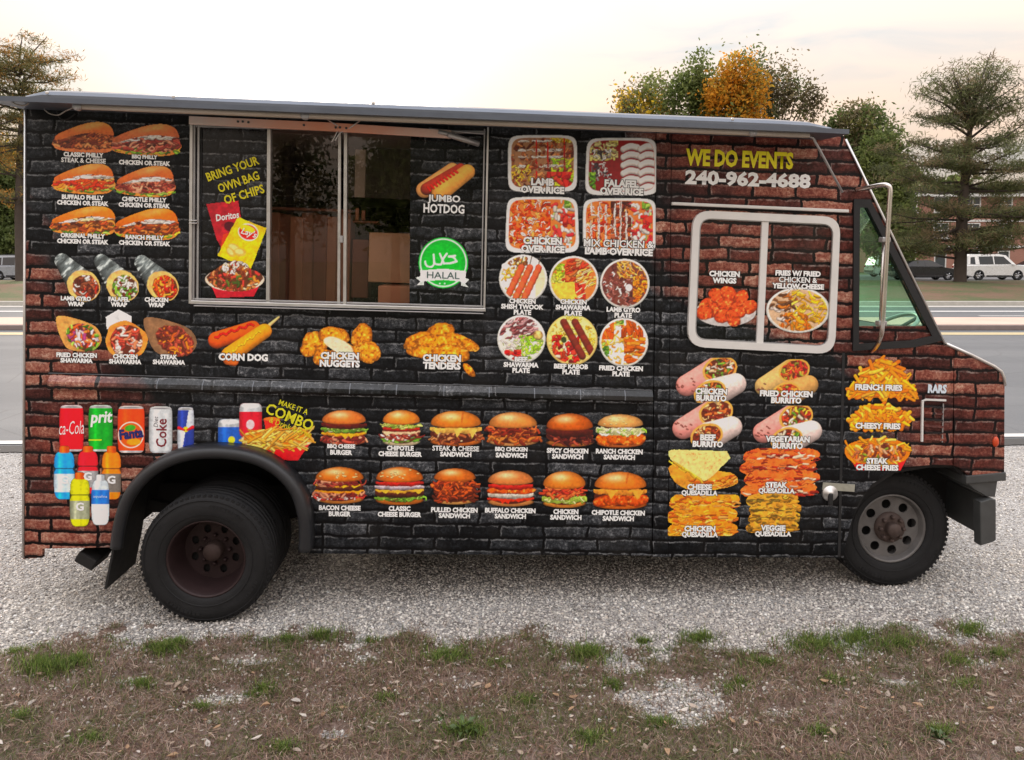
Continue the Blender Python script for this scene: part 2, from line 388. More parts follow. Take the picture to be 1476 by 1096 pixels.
# raised median
md0, md1 = D(476.5), 2.0*FPX/(460-370)
tag(box('median_kerb', (0, md0+.1, .075), (320, .2, .15), M_kerb_dark, None, .02), kind='structure')
sheet('median', -160, 160, md0+.2, md1, .152, M_median)
sheet('far_carriageway', -160, 160, md1, D(441.5), .006, M_road)
y_ = D(449.5); stripe('gutter_line', y_-.25, y_+.25, .016, M_paintw)
y_ = D(456.3)
for i in range(-9, 12): stripe('lane_dash', y_-.12, y_+.12, .016, M_paintw, i*7.6+1.2, i*7.6+4.4)
kf = D(441.5)
stripe('gutter', kf-1.0, kf, .020, M_kerb)
tag(box('far_kerb', (0, kf+.15, .10), (320, .3, .2), M_kerb, None, .02), kind='structure')
rr = np.random.default_rng(5); ph = rr.uniform(0, 6, 8); fq = rr.uniform(.05, .5, 8)
def berm(X, Y):
    t = np.clip((Y-kf-.3)/(44.5-kf-.3), 0, 1); b = np.clip((Y-45.5)/5.0, 0, 1)
    n = sum(np.sin(X*fq[i]+Y*fq[7-i]*1.5+ph[i]) for i in range(8))*.012
    return .19+(.70-.19)*(t*t*(3-2*t)) - .30*(b*b*(3-2*b)) + n*np.minimum(1, t*3)
sheet('berm', -110, 110, kf+.3, 52, 0, M_lawn, nx=160, ny=24, zf=berm)
LOTZ = .40
sheet('parking_lot', -110, 110, 50.5, 72, LOTZ, M_lot)
sheet('far_lawn', -300, 300, 71.5, 260, LOTZ-.02, M_field)
# ------------------------------------------------------------------ the food truck
TR = bpy.data.objects.new('food_truck', None); COL.objects.link(TR)
TR.matrix_world = Matrix(((TU[0], TW[0], TV[0], TORG[0]), (TU[1], TW[1], TV[1], TORG[1]), (TU[2], TW[2], TV[2], TORG[2]), (0, 0, 0, 1)))
TR.empty_display_size = .3
tag(TR, 'step van food truck wrapped in black and red brick print with menu pictures', 'food truck')
WID = 2.1; TK = .028
arch_r = [(446, 798), (444, 764), (436, 730), (420, 702), (394, 676), (356, 659), (314, 654), (272, 657), (234, 670), (203, 694), (182, 724), (170, 760), (165, 789)]
sw_hole = [(281, 179), (700, 189), (695.5, 443), (278.5, 434)]
box_out = [(37, 154), (945, 187), (939.5, 801)] + arch_r + [(61, 791), (60.5, 804), (33, 806)]
plate('side_panel', LP(box_out), [LP(sw_hole)], 0, TK, M_wrap, TR)
plate('post_panel', LP([(946.2, 187), (967, 188), (962, 803), (940.6, 802)]), [], -.006, TK, M_wrap, TR)
qw_hole = [(1238, 297), (1252, 297), (1337, 470.5), (1234.5, 470.5)]
arch_f = [(1216, 804), (1219, 784), (1227, 752), (1239, 722), (1257, 698), (1282, 682), (1312, 673), (1346, 670), (1373, 671)]
cab_out = [(968.2, 188), (1216, 196), (1362, 494), (1374.5, 500)] + arch_f[::-1] + [(963.2, 803)]
plate('cab_panel', LP(cab_out), [LP(qw_hole)], 0, TK, M_wrap, TR)
nose_out = [(1375.8, 500.5), (1420, 522), (1436, 530.5), (1443, 536), (1447, 544), (1448, 554), (1447.5, 681), (1396, 685.5), (1386, 676), (1374.6, 671)]
plate('nose_panel', LP(nose_out), [], 0, TK, M_wrap, TR)
# far side, roof, floor, rear and front of the shell
full = [(37, 154), (945, 187), (1216, 196), (1362, 494), (1436, 530.5), (1448, 554), (1447.5, 681), (1396, 685)] + arch_f[::-1] + [(939.5, 801)] + arch_r + [(33, 798)]
plate('far_side_panel', LP(full), [LP(qw_hole), LP([(1003, 310), (1200, 318), (1190, 500), (1000, 500)])], WID-TK, WID, M_wrap, TR)
def span(name, a, b, th, m, y0=TK+.001, y1=WID-TK-.001, off=0.0):
    (x0, z0), (x1, z1) = L(*a), L(*b); d = Vector((x1-x0, z1-z0)).normalized(); n = Vector((d.y, -d.x))*th
    return prism(name, [(x0, z0), (x1, z1), (x1+n.x, z1+n.y), (x0+n.x, z0+n.y)], y0, y1, m, TR)
M_white_int = mat('cab_grey_paint', (.30, .31, .31), .55, 0, .15, 6)
M_inside = mat('kitchen_wall', (.20, .15, .125), .55, 0, .3, 3)
span('roof', (37, 155), (1216, 197), .04, mat('roof_skin', (.5, .5, .5), .5, .3, .2, 4))
span('rear_wall', (33, 790), (37, 160), .03, M_wrap)
span('floor', (1360, 668), (60, 640), .03, M_dark)
span('lower_floor', (1205, 790), (450, 788), .03, M_dark)
hood = span('hood', (1366, 497), (1436, 531), .03, M_wrap)
front = span('front_panel', (1447, 548), (1447, 681), .03, M_wrap)
pa, pb = L(1218, 202), L(1361, 492)
# windscreen: frame posts and a thin pane between them
def lerp(a, b, t): return (a[0]+(b[0]-a[0])*t, a[1]+(b[1]-a[1])*t)
ws = empty('windscreen', parent=TR); ws.parent = TR
def wsq(t0, t1, y0, y1, th, name, m):
    (x0, z0), (x1, z1) = lerp(pa, pb, t0), lerp(pa, pb, t1); d = Vector((x1-x0, z1-z0)).normalized(); n = Vector((d.y, -d.x))*th
    return prism(name, [(x0, z0), (x1, z1), (x1+n.x, z1+n.y), (x0+n.x, z0+n.y)], y0, y1, m, ws)
M_greenglass = glass('green_tinted_glass', (.78, .96, .87), 1.45)
M_clear = glass('windscreen_glass', (.90, .97, .93), 1.3)
wsq(0, .10, TK, WID-TK, .04, 'header', M_wrap); wsq(.96, 1.0, TK, WID-TK, .04, 'sill', M_black)
wsq(.10, .96, TK, TK+.05, .04, 'pillar', M_black); wsq(.10, .96, WID-TK-.05, WID-TK, .04, 'pillar', M_black); wsq(.10, .96, WID/2-.02, WID/2+.02, .03, 'pillar', M_black)
wsq(.10, .96, TK+.05, WID/2-.02, .006, 'pane', M_clear); wsq(.10, .96, WID/2+.02, WID-TK-.05, .006, 'pane', M_clear)
# cab interior
cxd, czd = L(1395, 505)
box('dashboard', (L(1345, 0)[0], WID/2, L(1345, 500)[1]-.02), (.34, WID-.2, .20), M_steel, TR, .04)
swp = L3(1277, 470, .55)
sw = lathe('steering_wheel', [(.20+.014*math.cos(a), .014*math.sin(a)) for a in np.linspace(0, 2*math.pi, 9)[:-1]], mat('pale_wheel_rim', (.38, .42, .40), .4), TR, 32, 'Z', closed=True)
sw.location = tuple(swp+np.array([0.02, 0, -.02])); sw.rotation_euler = (0, math.radians(-32), 0)
b_ = bmesh.new()
for a in (90, 210, 330): bm_tube(b_, [(0, 0, -.03), (.19*math.cos(math.radians(a)), .19*math.sin(math.radians(a)), 0)], .013, 6)
bm_tube(b_, [(0, 0, -.02), (.0, 0, -.5)], .025, 8)
obj('spoke', bm_mesh(b_), M_steel, sw)
seat = prism('driver_seat', [(L(1120, 0)[0], L(0+1120, 640)[1]), (L(1120, 0)[0]-.06, L(1120, 420)[1]), (L(1120, 0)[0]+.08, L(1120, 420)[1]), (L(1120, 0)[0]+.14, L(1120, 600)[1]), (L(1200, 0)[0]+.1, L(1120, 590)[1]), (L(1200, 0)[0]+.1, L(1120, 640)[1])], .35, .85, M_steel, TR, .04)
box('bulkhead', (L(958, 0)[0], WID/2, L(958, 480)[1]), (.03, WID-.07, 2.3), M_inside, TR)
# quarter window: rubber gasket, tinted pane
g_out = LP([(1231, 287.5), (1254.5, 287.5), (1359, 491), (1318, 501), (1229.5, 506)], -.012); g_in = LP([(1239.5, 299.5), (1250.5, 299.5), (1343.5, 484.5), (1312, 491), (1238, 496)], -.012)
qw = plate('quarter_window', g_out, [g_in], -.014, 0.002, M_black, TR)
plate('pane', LP([(1236, 295), (1254, 295), (1340, 472), (1232.5, 472)]), [], TK+.001, TK+.006, M_greenglass, qw)
plate('far_pane', LP([(1236, 295), (1254, 295), (1340, 472), (1232.5, 472)]), [], WID-TK-.008, WID-TK-.002, M_greenglass, qw)
tube('pillar_trim', [(*(lambda p: (p[0], -.008, p[1]))(L(x, y, -.008)),) for x, y in ((1219, 201), (1290, 348), (1362, 496))], .008, M_alu, TR, 6)
tube('hood_trim', [(*(lambda p: (p[0], -.002, p[1]))(L(x, y, -.002)),) for x, y in ((1364, 496), (1400, 512), (1434, 529), (1443.5, 536), (1447.5, 545), (1448.5, 556))], .010, M_alu, TR, 6)
tube('rear_corner_trim', [(*(lambda p: (p[0], -.002, p[1]))(L(x, y, -.002)),) for x, y in ((36.5, 158), (33.5, 804))], .008, M_alu, TR, 6)
# seams
M_railjoint = mat('rail_joint_edge', (.16, .17, .19), .4, .4)
def strip(name, pts, w, y0, y1, m, parent=TR, bev=0.0):
    P = [Vector(p) for p in LP(pts, y0)]; o = []; i = []
    for k, p in enumerate(P):
        d = (P[min(k+1, len(P)-1)]-P[max(k-1, 0)]).normalized(); n = Vector((-d.y, d.x))*w/2; o.append(tuple(p+n)); i.append(tuple(p-n))
    return prism(name, o+i[::-1], y0, y1, m, parent, bev)
strip('door_seal', [(1216, 509), (1213, 650), (1209.5, 803)], .016, -.004, .001, M_black)
strip('drip_rail', [(969, 293.5), (1224, 304.5)], .018, -.030, .002, M_cream, TR, .004)
strip('rail_seam', [(70, 538), (940, 563)], .004, -.003, .001, M_railjoint)
# body rub rail: sloping top that catches the sky
x0_, z0_ = L(74, 552); x1_, z1_ = L(941, 572)
def rail(name, pxa, pxb, m):
    (xa, za), (xb, zb) = L(*pxa), L(*pxb); bm = bmesh.new(); prof = [(0.0, .044), (-.026, .012), (-.030, -.012), (-.024, -.032), (0, -.038)]
    A = [bm.verts.new((xa, y, za+z)) for y, z in prof]; B = [bm.verts.new((xb, y, zb+z)) for y, z in prof]
    bm.faces.new(A); bm.faces.new(B[::-1])
    for i in range(5): bm.faces.new((A[i], B[i], B[(i+1) % 5], A[(i+1) % 5]))
    return obj(name, bm_mesh(bm), m, TR)
M_rail = wrap_material('brick_print_glossy_rail', .30, .55)
rail('rub_rail', (72, 552), (940, 574), M_rail)
for px in (229, 294, 366, 436, 505, 572, 640, 705, 770, 836, 900):
    x, z = L(px, 552+(px-72)*22/868.)
    b_ = bmesh.new()
    prof = [(0.001, .045), (-.0275, .0125), (-.0315, -.0125), (0, -.039)]
    A = [b_.verts.new((x-.003, y, z+q)) for y, q in prof]; B = [b_.verts.new((x+.003, y, z+q)) for y, q in prof]
    b_.faces.new(A); b_.faces.new(B[::-1])
    for i in range(4): b_.faces.new((A[i], B[i], B[(i+1) % 4], A[(i+1) % 4]))
    obj('rail_joint', bm_mesh(b_), M_railjoint, TR)
# ---- serving window
SW = prism('serving_window', LP([(275, 433), (700, 444.5), (700, 449.5), (275, 438.5)], -.03), -.034, .02, M_alu, TR, .004)   # the sill carries the frame
def bar(name, xa, ya, xb, yb, w, y0, y1, m=M_alu, parent=SW):
    return strip(name, [(xa, ya), (xb, yb)], w, y0, y1, m, parent, .002)
bar('frame_bar', 275.5, 172, 273.8, 438, .016, -.022, .02); bar('frame_bar', 280, 176, 278.3, 436, .011, -.010, .02, M_alu2)
bar('frame_bar', 286, 178, 284.2, 434, .012, -.004, .02, M_alu2); bar('frame_bar', 290.5, 178, 288.6, 434, .006, .004, .02, M_black)
bar('frame_bar', 703.5, 183, 698, 449, .011, -.022, .02); bar('frame_bar', 698.5, 186, 693.6, 446, .008, -.008, .02, M_alu2)
bar('frame_bar', 387.5, 184, 385.8, 437, .020, -.006, .03); bar('frame_bar', 489.5, 188, 488.0, 440, .016, -.004, .03); bar('frame_bar', 498, 188, 496.6, 440, .018, -.012, .03)
bar('sill_track', 279, 431, 697, 442, .010, -.006, .03, M_alu2); bar('sill_lip', 279, 441, 697, 452.5, .006, -.05, -.02, M_alu2)
bar('head_track', 281, 181, 700, 191, .018, -.002, .03, M_alu2)
def pane(name, pts, y0, y1, m, label=None):
    o = plate(name, LP(pts, y0), [], y0, y1, m, SW)
    if label: o['label'] = label
    return o
M_darkglass = glass('serving_window_glass', (.88, .82, .78), 1.42)
pane('printed_pane', [(289, 180), (385, 182), (384, 435), (287, 432)], .012, .017, M_wrapglass, 'pane covered with brick print and chips picture')
pane('printed_pane', [(592, 186), (699, 189), (694.5, 443), (590, 440)], .014, .019, M_wrapglass, 'pane covered with brick print, hot dog picture and green badge')
pane('glass_pane', [(388, 183), (490, 186), (489, 438), (386, 435)], .020, .025, M_darkglass)
pane('glass_pane', [(498, 186), (592, 188.5), (590.5, 440), (497, 438)], .012, .017, M_darkglass)
bar('lock', 491.5, 340, 491.4, 350, .02, -.02, 0, M_alu2)
for y in (318, 322): bar('frame_clip', 272, y, 284, y, .006, -.04, -.02, M_alu)
# kitchen behind the glass; boards and boxes added to stand in for window reflections
M_wood = mat('brown_reflection_wood', (.42, .20, .13), .5, 0, .35, 5); M_wood3 = mat('dark_reflection_wood', (.28, .12, .08), .5, 0, .3, 6); M_wood2 = mat('reddish_reflection_wood', (.55, .27, .16), .5, 0, .3, 4)
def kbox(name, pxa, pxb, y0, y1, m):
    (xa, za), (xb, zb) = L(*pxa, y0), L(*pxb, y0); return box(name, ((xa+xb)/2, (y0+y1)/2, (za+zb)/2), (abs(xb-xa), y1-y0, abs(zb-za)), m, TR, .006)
for i in range(7): kbox('reflection_board', (384+i*17, 306+3*(i % 3)), (400.2+i*17, 470), .60+.02*(i % 2), .8, (M_wood, M_wood2, M_wood3)[(i*5) % 3])
kbox('reflection_board_top', (384, 298), (506, 306), .55, .9, M_wood3)
kbox('low_reflection_box', (545, 412), (640, 470), .20, .6, M_wood2); kbox('tan_reflection_box', (532, 335), (640, 410), .40, .8, mat('tan_panel', (.62, .40, .25), .5, 0, .3, 5))
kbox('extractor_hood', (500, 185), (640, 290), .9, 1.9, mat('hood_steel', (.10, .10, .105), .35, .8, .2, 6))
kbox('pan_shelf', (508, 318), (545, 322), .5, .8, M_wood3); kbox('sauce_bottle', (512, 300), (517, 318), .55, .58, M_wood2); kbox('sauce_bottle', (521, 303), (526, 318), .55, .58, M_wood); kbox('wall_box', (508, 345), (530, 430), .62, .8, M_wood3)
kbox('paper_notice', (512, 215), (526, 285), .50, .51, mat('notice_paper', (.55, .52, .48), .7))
# ---- awning along the roof edge
AW = -.34
def aw(name, prof, pxs, tz=None, m=M_fascia, taper=None):
    """cross-section (Y,Z offsets) carried between photo columns at the awning's front edge"""
    bm = bmesh.new(); rings = []
    for i, (x, y) in enumerate(pxs):
        X_, Z_ = L(x, y, AW); s = 1 if taper is None else taper[i]
        rings.append([bm.verts.new((X_, yy, Z_+zz*s)) for yy, zz in prof])
    n = len(prof)
    for a, b in zip(rings, rings[1:]):
        for k in range(n): bm.faces.new((a[k], b[k], b[(k+1) % n], a[(k+1) % n]))
    bm.faces.new(rings[0]); bm.faces.new(rings[-1][::-1]); return bm_mesh(bm, name)
A0 = obj('awning', aw('awning', [(AW, 0), (AW, .026), (.05, .05), (.05, .02)], [(-22, 144.5), (60, 147.5), (1165, 190.5), (1224, 193.5)]), M_fascia, TR)
A0['label'] = 'grey metal awning housing along the roof edge'
obj('awning_cover', aw('awning_cover', [(AW+.004, .024), (AW+.004, .040), (AW+.02, .060), (AW+.07, .076), (-.05, .085), (-.05, .03)], [(34, 146.4), (60, 147.5), (100, 149.0), (1120, 188.7), (1170, 190.7), (1200, 192)], taper=[.55, 1, 1.03, .98, .9, .55]), mat('awning_cover_metal', (.14, .155, .185), .36, .5, .25, 4, .06), A0)
TUBEY = -.27
def tl(x, y, o=TUBEY): p = L3(x, y, o); return tuple(float(q) for q in p)
tube('roller', [tl(112, 153.5), tl(400, 165.5), tl(640, 175), tl(900, 184.5), tl(1166, 195)], .0165, mat('roller_tube', (.50, .43, .36), .4, .2, .2, 3), A0, 10)
tube('support_rod', [tl(1163, 196), tl(1172, 199), tl(1192, 236, -.2), tl(1214, 277, -.08)], .0075, M_alu2, A0, 6)
for x, y in ((68, 134), (250, 140), (538, 149), (1056, 172)): box('rivet', tl(x, y, AW-.004), (.016, .012, .016), M_alu, A0, .004)
for x, y in ((112, 153.5), (440, 167), (1085, 191)): lathe('roller_bracket', [(0, -.012), (.024, -.012), (.024, .012), (0, .012)], M_alu2, A0, 12).location = tl(x, y, TUBEY-.005)
M_wire = mat('wire', (.32, .29, .26), .5, .3)
tube('hanging_wire', smooth_path([tl(64, 158, -.05), tl(72, 164, -.06), tl(84, 166, -.06), tl(95, 160, -.1), tl(112, 153, -.2)]), .004, M_wire, A0, 5)
tube('hanging_wire', smooth_path([tl(82, 160, -.03), tl(86, 170, -.03), tl(93, 173, -.03), tl(101, 170, -.03), tl(109, 164, -.03)]), .004, M_black, A0, 5)
tube('hanging_wire', smooth_path([tl(16, 146, -.3), tl(24, 151, -.3), tl(36, 152, -.28), tl(45, 146, -.28)]), .004, M_wire, A0, 5)
tube('tie_wire', smooth_path([tl(462, 165, -.25), tl(476, 175, -.12), tl(487, 183, -.07), tl(484, 194, -.07), tl(478, 205, -.07)]), .004, M_alu, A0, 5)
tube('tie_wire', smooth_path([tl(528, 167, -.25), tl(515, 177, -.12), tl(502, 186, -.07), tl(490, 192, -.07), tl(483, 203, -.07)]), .004, M_alu, A0, 5)
# hatch edge above the window, patchy orange towards the middle
k = NT('orange_patched_metal'); co = k.n('ShaderNodeTexCoord').outputs['Object']; sx = k.n('ShaderNodeSeparateXYZ', {0: co}).outputs[0]
xm, xe = L(480, 180)[0], L(640, 190)[0]
f = k.math('ADD', k.ramp(k.math('ABSOLUTE', k.math('DIVIDE', k.math('SUBTRACT', sx, xm), 1.0)), [(.1, .9), (.75, .1)]), k.math('MULTIPLY_ADD', k.noise(5, 5, co, .7), .9, -.45), clamp=True)
k.bsdf(Base_Color=k.mix(f, (.70, .60, .54, 1), (.85, .33, .19, 1)), Roughness=.5, Metallic=.15); M_hatch = k.m
HT = strip('hatch_edge', [(272, 173), (470, 182.5), (650, 193.5)], .046, -.075, -.045, M_hatch, TR, .004)
tube('gas_strut', [tl(632, 190, -.09), tl(648, 194, -.09)], .012, M_alu2, HT); tube('gas_strut', [tl(646, 194, -.10), tl(690, 208, -.04)], .017, M_alu2, HT)
tube('strut_rod', [tl(618, 186, -.07), tl(672, 191, -.06), tl(698, 193, -.04)], .006, M_alu2, HT, 6)
for x, y in ((343, 175.5), (350, 175.5), (358, 176.5), (438, 180.5), (484, 184), (490, 184), (499, 185)): box('bolt', tl(x, y, -.077), (.012, .01, .012), M_steel, HT, .003)
# ---- cab side window
def rrect(pts, r, n=6):
    """corner pixels -> rounded outline"""
    P = [Vector(p) for p in pts]; o = []
    for i, p in enumerate(P):
        a = (P[i-1]-p).normalized()*r; b = (P[(i+1) % len(P)]-p).normalized()*r
        for k in range(n+1):
            t = k/n; o.append(tuple((p+a)*(1-t)**2 + p*2*t*(1-t) + (p+b)*t*t))
    return o
cw_o = rrect([(999.5, 303), (1212, 313), (1203.5, 511), (991, 500)], 26); cw_i = rrect([(1009, 314.5), (1202, 323.5), (1194, 500), (1001.5, 490)], 17)
CW = plate('cab_window', LP(cw_o, -.03), [LP(cw_i, -.03)], -.03, .002, M_cream, TR); CW['label'] = 'cream rounded window frame on the cab covered with brick print'
plate('window_channel', LP(rrect([(1007, 312), (1204, 321.5), (1196, 502.5), (999.5, 492)], 18), -.02), [LP(rrect([(1010.5, 316), (1200.5, 325), (1192.5, 498.5), (1003, 488)], 15), -.02)], -.02, .001, M_alu2, CW)
strip('divider', [(1103.5, 319), (1095.5, 496)], .042, -.022, .002, M_cream, CW, .004)
plate('printed_pane', LP([(1008, 314), (1101, 318), (1094, 496), (1000, 490)], -.006), [], -.006, -.002, M_wrapglass, CW)
plate('printed_pane', LP([(1105, 318), (1203, 323), (1195, 501), (1098, 496)], -.009), [], -.009, -.002, M_wrapglass, CW)
# ---- mirror arm, handle, vent, lamps, hardware
def tp(pts, o): return [tl(x, y, oo) for (x, y), oo in zip(pts, o)]
MA = tube('mirror_arm', smooth_path(tp([(1234, 274), (1250, 271), (1270, 267), (1279, 267.5), (1283, 274), (1281.5, 300), (1276, 400), (1272, 470), (1268, 490), (1262, 501), (1256, 507)], [-.01, -.08, -.16, -.19, -.2, -.2, -.2, -.2, -.16, -.08, -.01])), .0135, M_chrome, TR, 10)
tube('mirror_arm_brace', tp([(1273.5, 345), (1269, 470)], [-.16, -.16]), .009, M_chrome, MA, 8)
box('arm_clamp', tl(1275, 346, -.18), (.05, .05, .03), M_alu2, MA, .006); box('arm_clamp', tl(1270, 466, -.18), (.05, .05, .03), M_alu2, MA, .006)
strip('vent_frame', [(1329.5, 637), (1330.5, 578.5), (1336, 576.5), (1364, 577.5)], .011, -.012, .002, M_cream)
for i in range(6): strip('vent_slat', [(1333, 586+i*9.3), (1359.5, 588+i*9.3)], .013, -.012, .001, M_rail)
strip('vent_edge', [(1360, 582), (1358.5, 638)], .006, -.008, .001, M_alu2)
HL = lathe('latch_plate', [(0, -.020), (.020, -.022), (.022, -.012), (.046, -.010), (.050, 0), (0, 0)], M_alu, TR, 24); HL.location = tl(1196, 711, 0)
box('latch_lever', tuple(np.array(tl(1197, 720, -.02))-np.array(tl(1196, 711, 0))), (.03, .02, .075), M_black, HL, .008)
strip('hasp', [(1186, 701), (1232, 704)], .045, -.006, .001, mat('hasp_metal', (.45, .45, .38), .4, .5, .3, 30), TR)
ml = lathe('marker_lamp', [(0, -.022), (.024, -.018), (.032, -.006), (.034, 0), (0, 0)], mat('orange_lamp_lens', (.62, .07, .02), .2, 0, .1), TR, 20); ml.location = tl(1435, 637, 0); ml.scale = (.6, .7, 1.0)
# nose bottom, bumper, wheel well
prism('nose_sill', LP([(1391, 686), (1448.5, 680.5), (1448.5, 692.5), (1391, 697)]), -.012, .5, M_steel, TR, .004)
prism('lower_cowl', LP([(1394, 697), (1438, 693.5), (1434.5, 717), (1422, 716), (1406, 706)]), .0, .5, M_steel, TR, .004)
BX = lambda px, py: L(px, py, -.02)
bumper = prism('bumper', [BX(1413, 724), BX(1429, 719), BX(1436, 721), BX(1436, 779), BX(1431, 782), BX(1414, 787)], -.02, .05, M_steel, TR, .006)
x0b, z0b = BX(1425, 719); x1b, z1b = BX(1436, 781)
box('bumper_bar', ((x0b+x1b)/2+.01, WID/2+.03, (z0b+z1b)/2), (.05, WID-.1, abs(z0b-z1b)-.02), M_steel, bumper, .008)
prism('wheel_well', LP([(1215, 655), (1385, 663), (1408, 700), (1412, 764), (1360, 742), (1215, 735)], .42), .42, .46, M_dark, TR)
prism('well_roof', LP([(1225, 664), (1385, 662), (1400, 690), (1390, 690), (1376, 674), (1340, 674), (1290, 682), (1250, 708), (1235, 735), (1225, 735)], .03), .03, .44, M_dark, TR)
for s, x in ((0, L(1250, 790)[0]),): box('frame_rail', (L(700, 790)[0], .62, L(700, 770)[1]), (5.2, .09, .2), M_dark, TR, .01); box('frame_rail', (L(700, 790)[0], 1.48, L(700, 770)[1]), (5.2, .09, .2), M_dark, TR, .01)
prism('wheel_house', LP([(190, 640), (430, 640), (430, 716), (190, 706)], .72), .72, .75, M_dark, TR)
xa_, xb_ = L(470, 800)[0], L(1080, 800)[0]; zt_ = L(700, 790)[1]
box('underbody_light_block', ((xa_+xb_)/2, 1.70, zt_-.10), (xb_-xa_, .6, .34), M_dark, TR, .04)  # unseen box added to block back light and darken the ground below
# headlamps and grille on the front
xf, zf = L(1447.5, 600)
for y in (.3, WID-.3):
    h = lathe('headlamp', [(0, .0), (.06, -.004), (.085, -.02), (.095, -.02), (.095, .03), (0, .03)], M_alu, TR, 24); h.rotation_euler = (0, 0, math.radians(90)); h.location = (xf+.02, y, zf-.06)
for i in range(5): box('grille_bar', (xf+.008, WID/2, zf-.16+i*.05), (.02, 1.1, .02), M_alu2, TR, .004)
# ---- rear fender, mud flap, hanger
FE = -.12
fen = [(154, 792), (157, 765), (164, 736), (176, 709), (197, 683), (226, 662), (262, 649), (300, 644.5), (340, 647), (378, 657), (410, 677), (433, 704), (444, 735), (448, 768), (447, 798)]
P = smooth_path([(*L(x, y, FE), 0) for x, y in fen], 4); bm = bmesh.new(); rings = []
prof = [(0, .0), (0, -.07), (.010, -.105), (.030, FE), (.055, -.118), (.072, -.105), (.076, -.085), (.060, -.07), (.040, -.02), (.038, 0.0)]
for i, p in enumerate(P):
    d = (P[min(i+1, len(P)-1)]-P[max(i-1, 0)]).normalized(); n = Vector((d.y, -d.x, 0))
    rings.append([bm.verts.new((p.x+n.x*a, y, p.y+n.y*a)) for a, y in prof])
for a, b in zip(rings, rings[1:]):
    for k_ in range(len(prof)):
        f_ = bm.faces.new((a[k_], b[k_], b[(k_+1) % len(prof)], a[(k_+1) % len(prof)])); f_.smooth = True
bm.faces.new(rings[0]); bm.faces.new(rings[-1][::-1])
FN = obj('fender', bm_mesh(bm), mat('fender_rubber', (.020, .021, .024), .40, 0, .3, 8, .08), TR)
# arch liner reaching inwards
bm = bmesh.new(); Pl = smooth_path([(*L(x, y), 0) for x, y in arch_r[::-1]], 3); ra = []
for i, p in enumerate(Pl):
    ra.append([bm.verts.new((p.x, y, p.y+dz)) for y, dz in ((.002, .02), (.72, .03))])
for a, b in zip(ra, ra[1:]): bm.faces.new((a[0], b[0], b[1], a[1]))
obj('arch_liner', bm_mesh(bm), M_dark, FN)
bm = bmesh.new(); fl = [(172, 716), (166, 760), (160, 800), (150, 850)]; ra = []
for x, y in fl:
    X_, Z_ = L(x, y, -.08); ra.append([bm.verts.new((X_+dx, yy, Z_)) for yy, dx in ((-.08, 0), (.30, .0), (.30, .012), (-.08, .012))])
for a, b in zip(ra, ra[1:]):
    for q in range(4): bm.faces.new((a[q], b[q], b[(q+1) % 4], a[(q+1) % 4]))
bm.faces.new(ra[0]); bm.faces.new(ra[-1][::-1]); obj('mud_flap', bm_mesh(bm), M_black, FN)
box('exhaust_hanger', tl(135, 800, .12), (.12, .2, .07), M_dark, TR, .01, Matrix.Rotation(math.radians(30), 3, 'Y'))
box('spring_hanger', tl(262, 735, .45), (.42, .06, .07), M_dark, TR, .01, Matrix.Rotation(math.radians(10), 3, 'Y'))
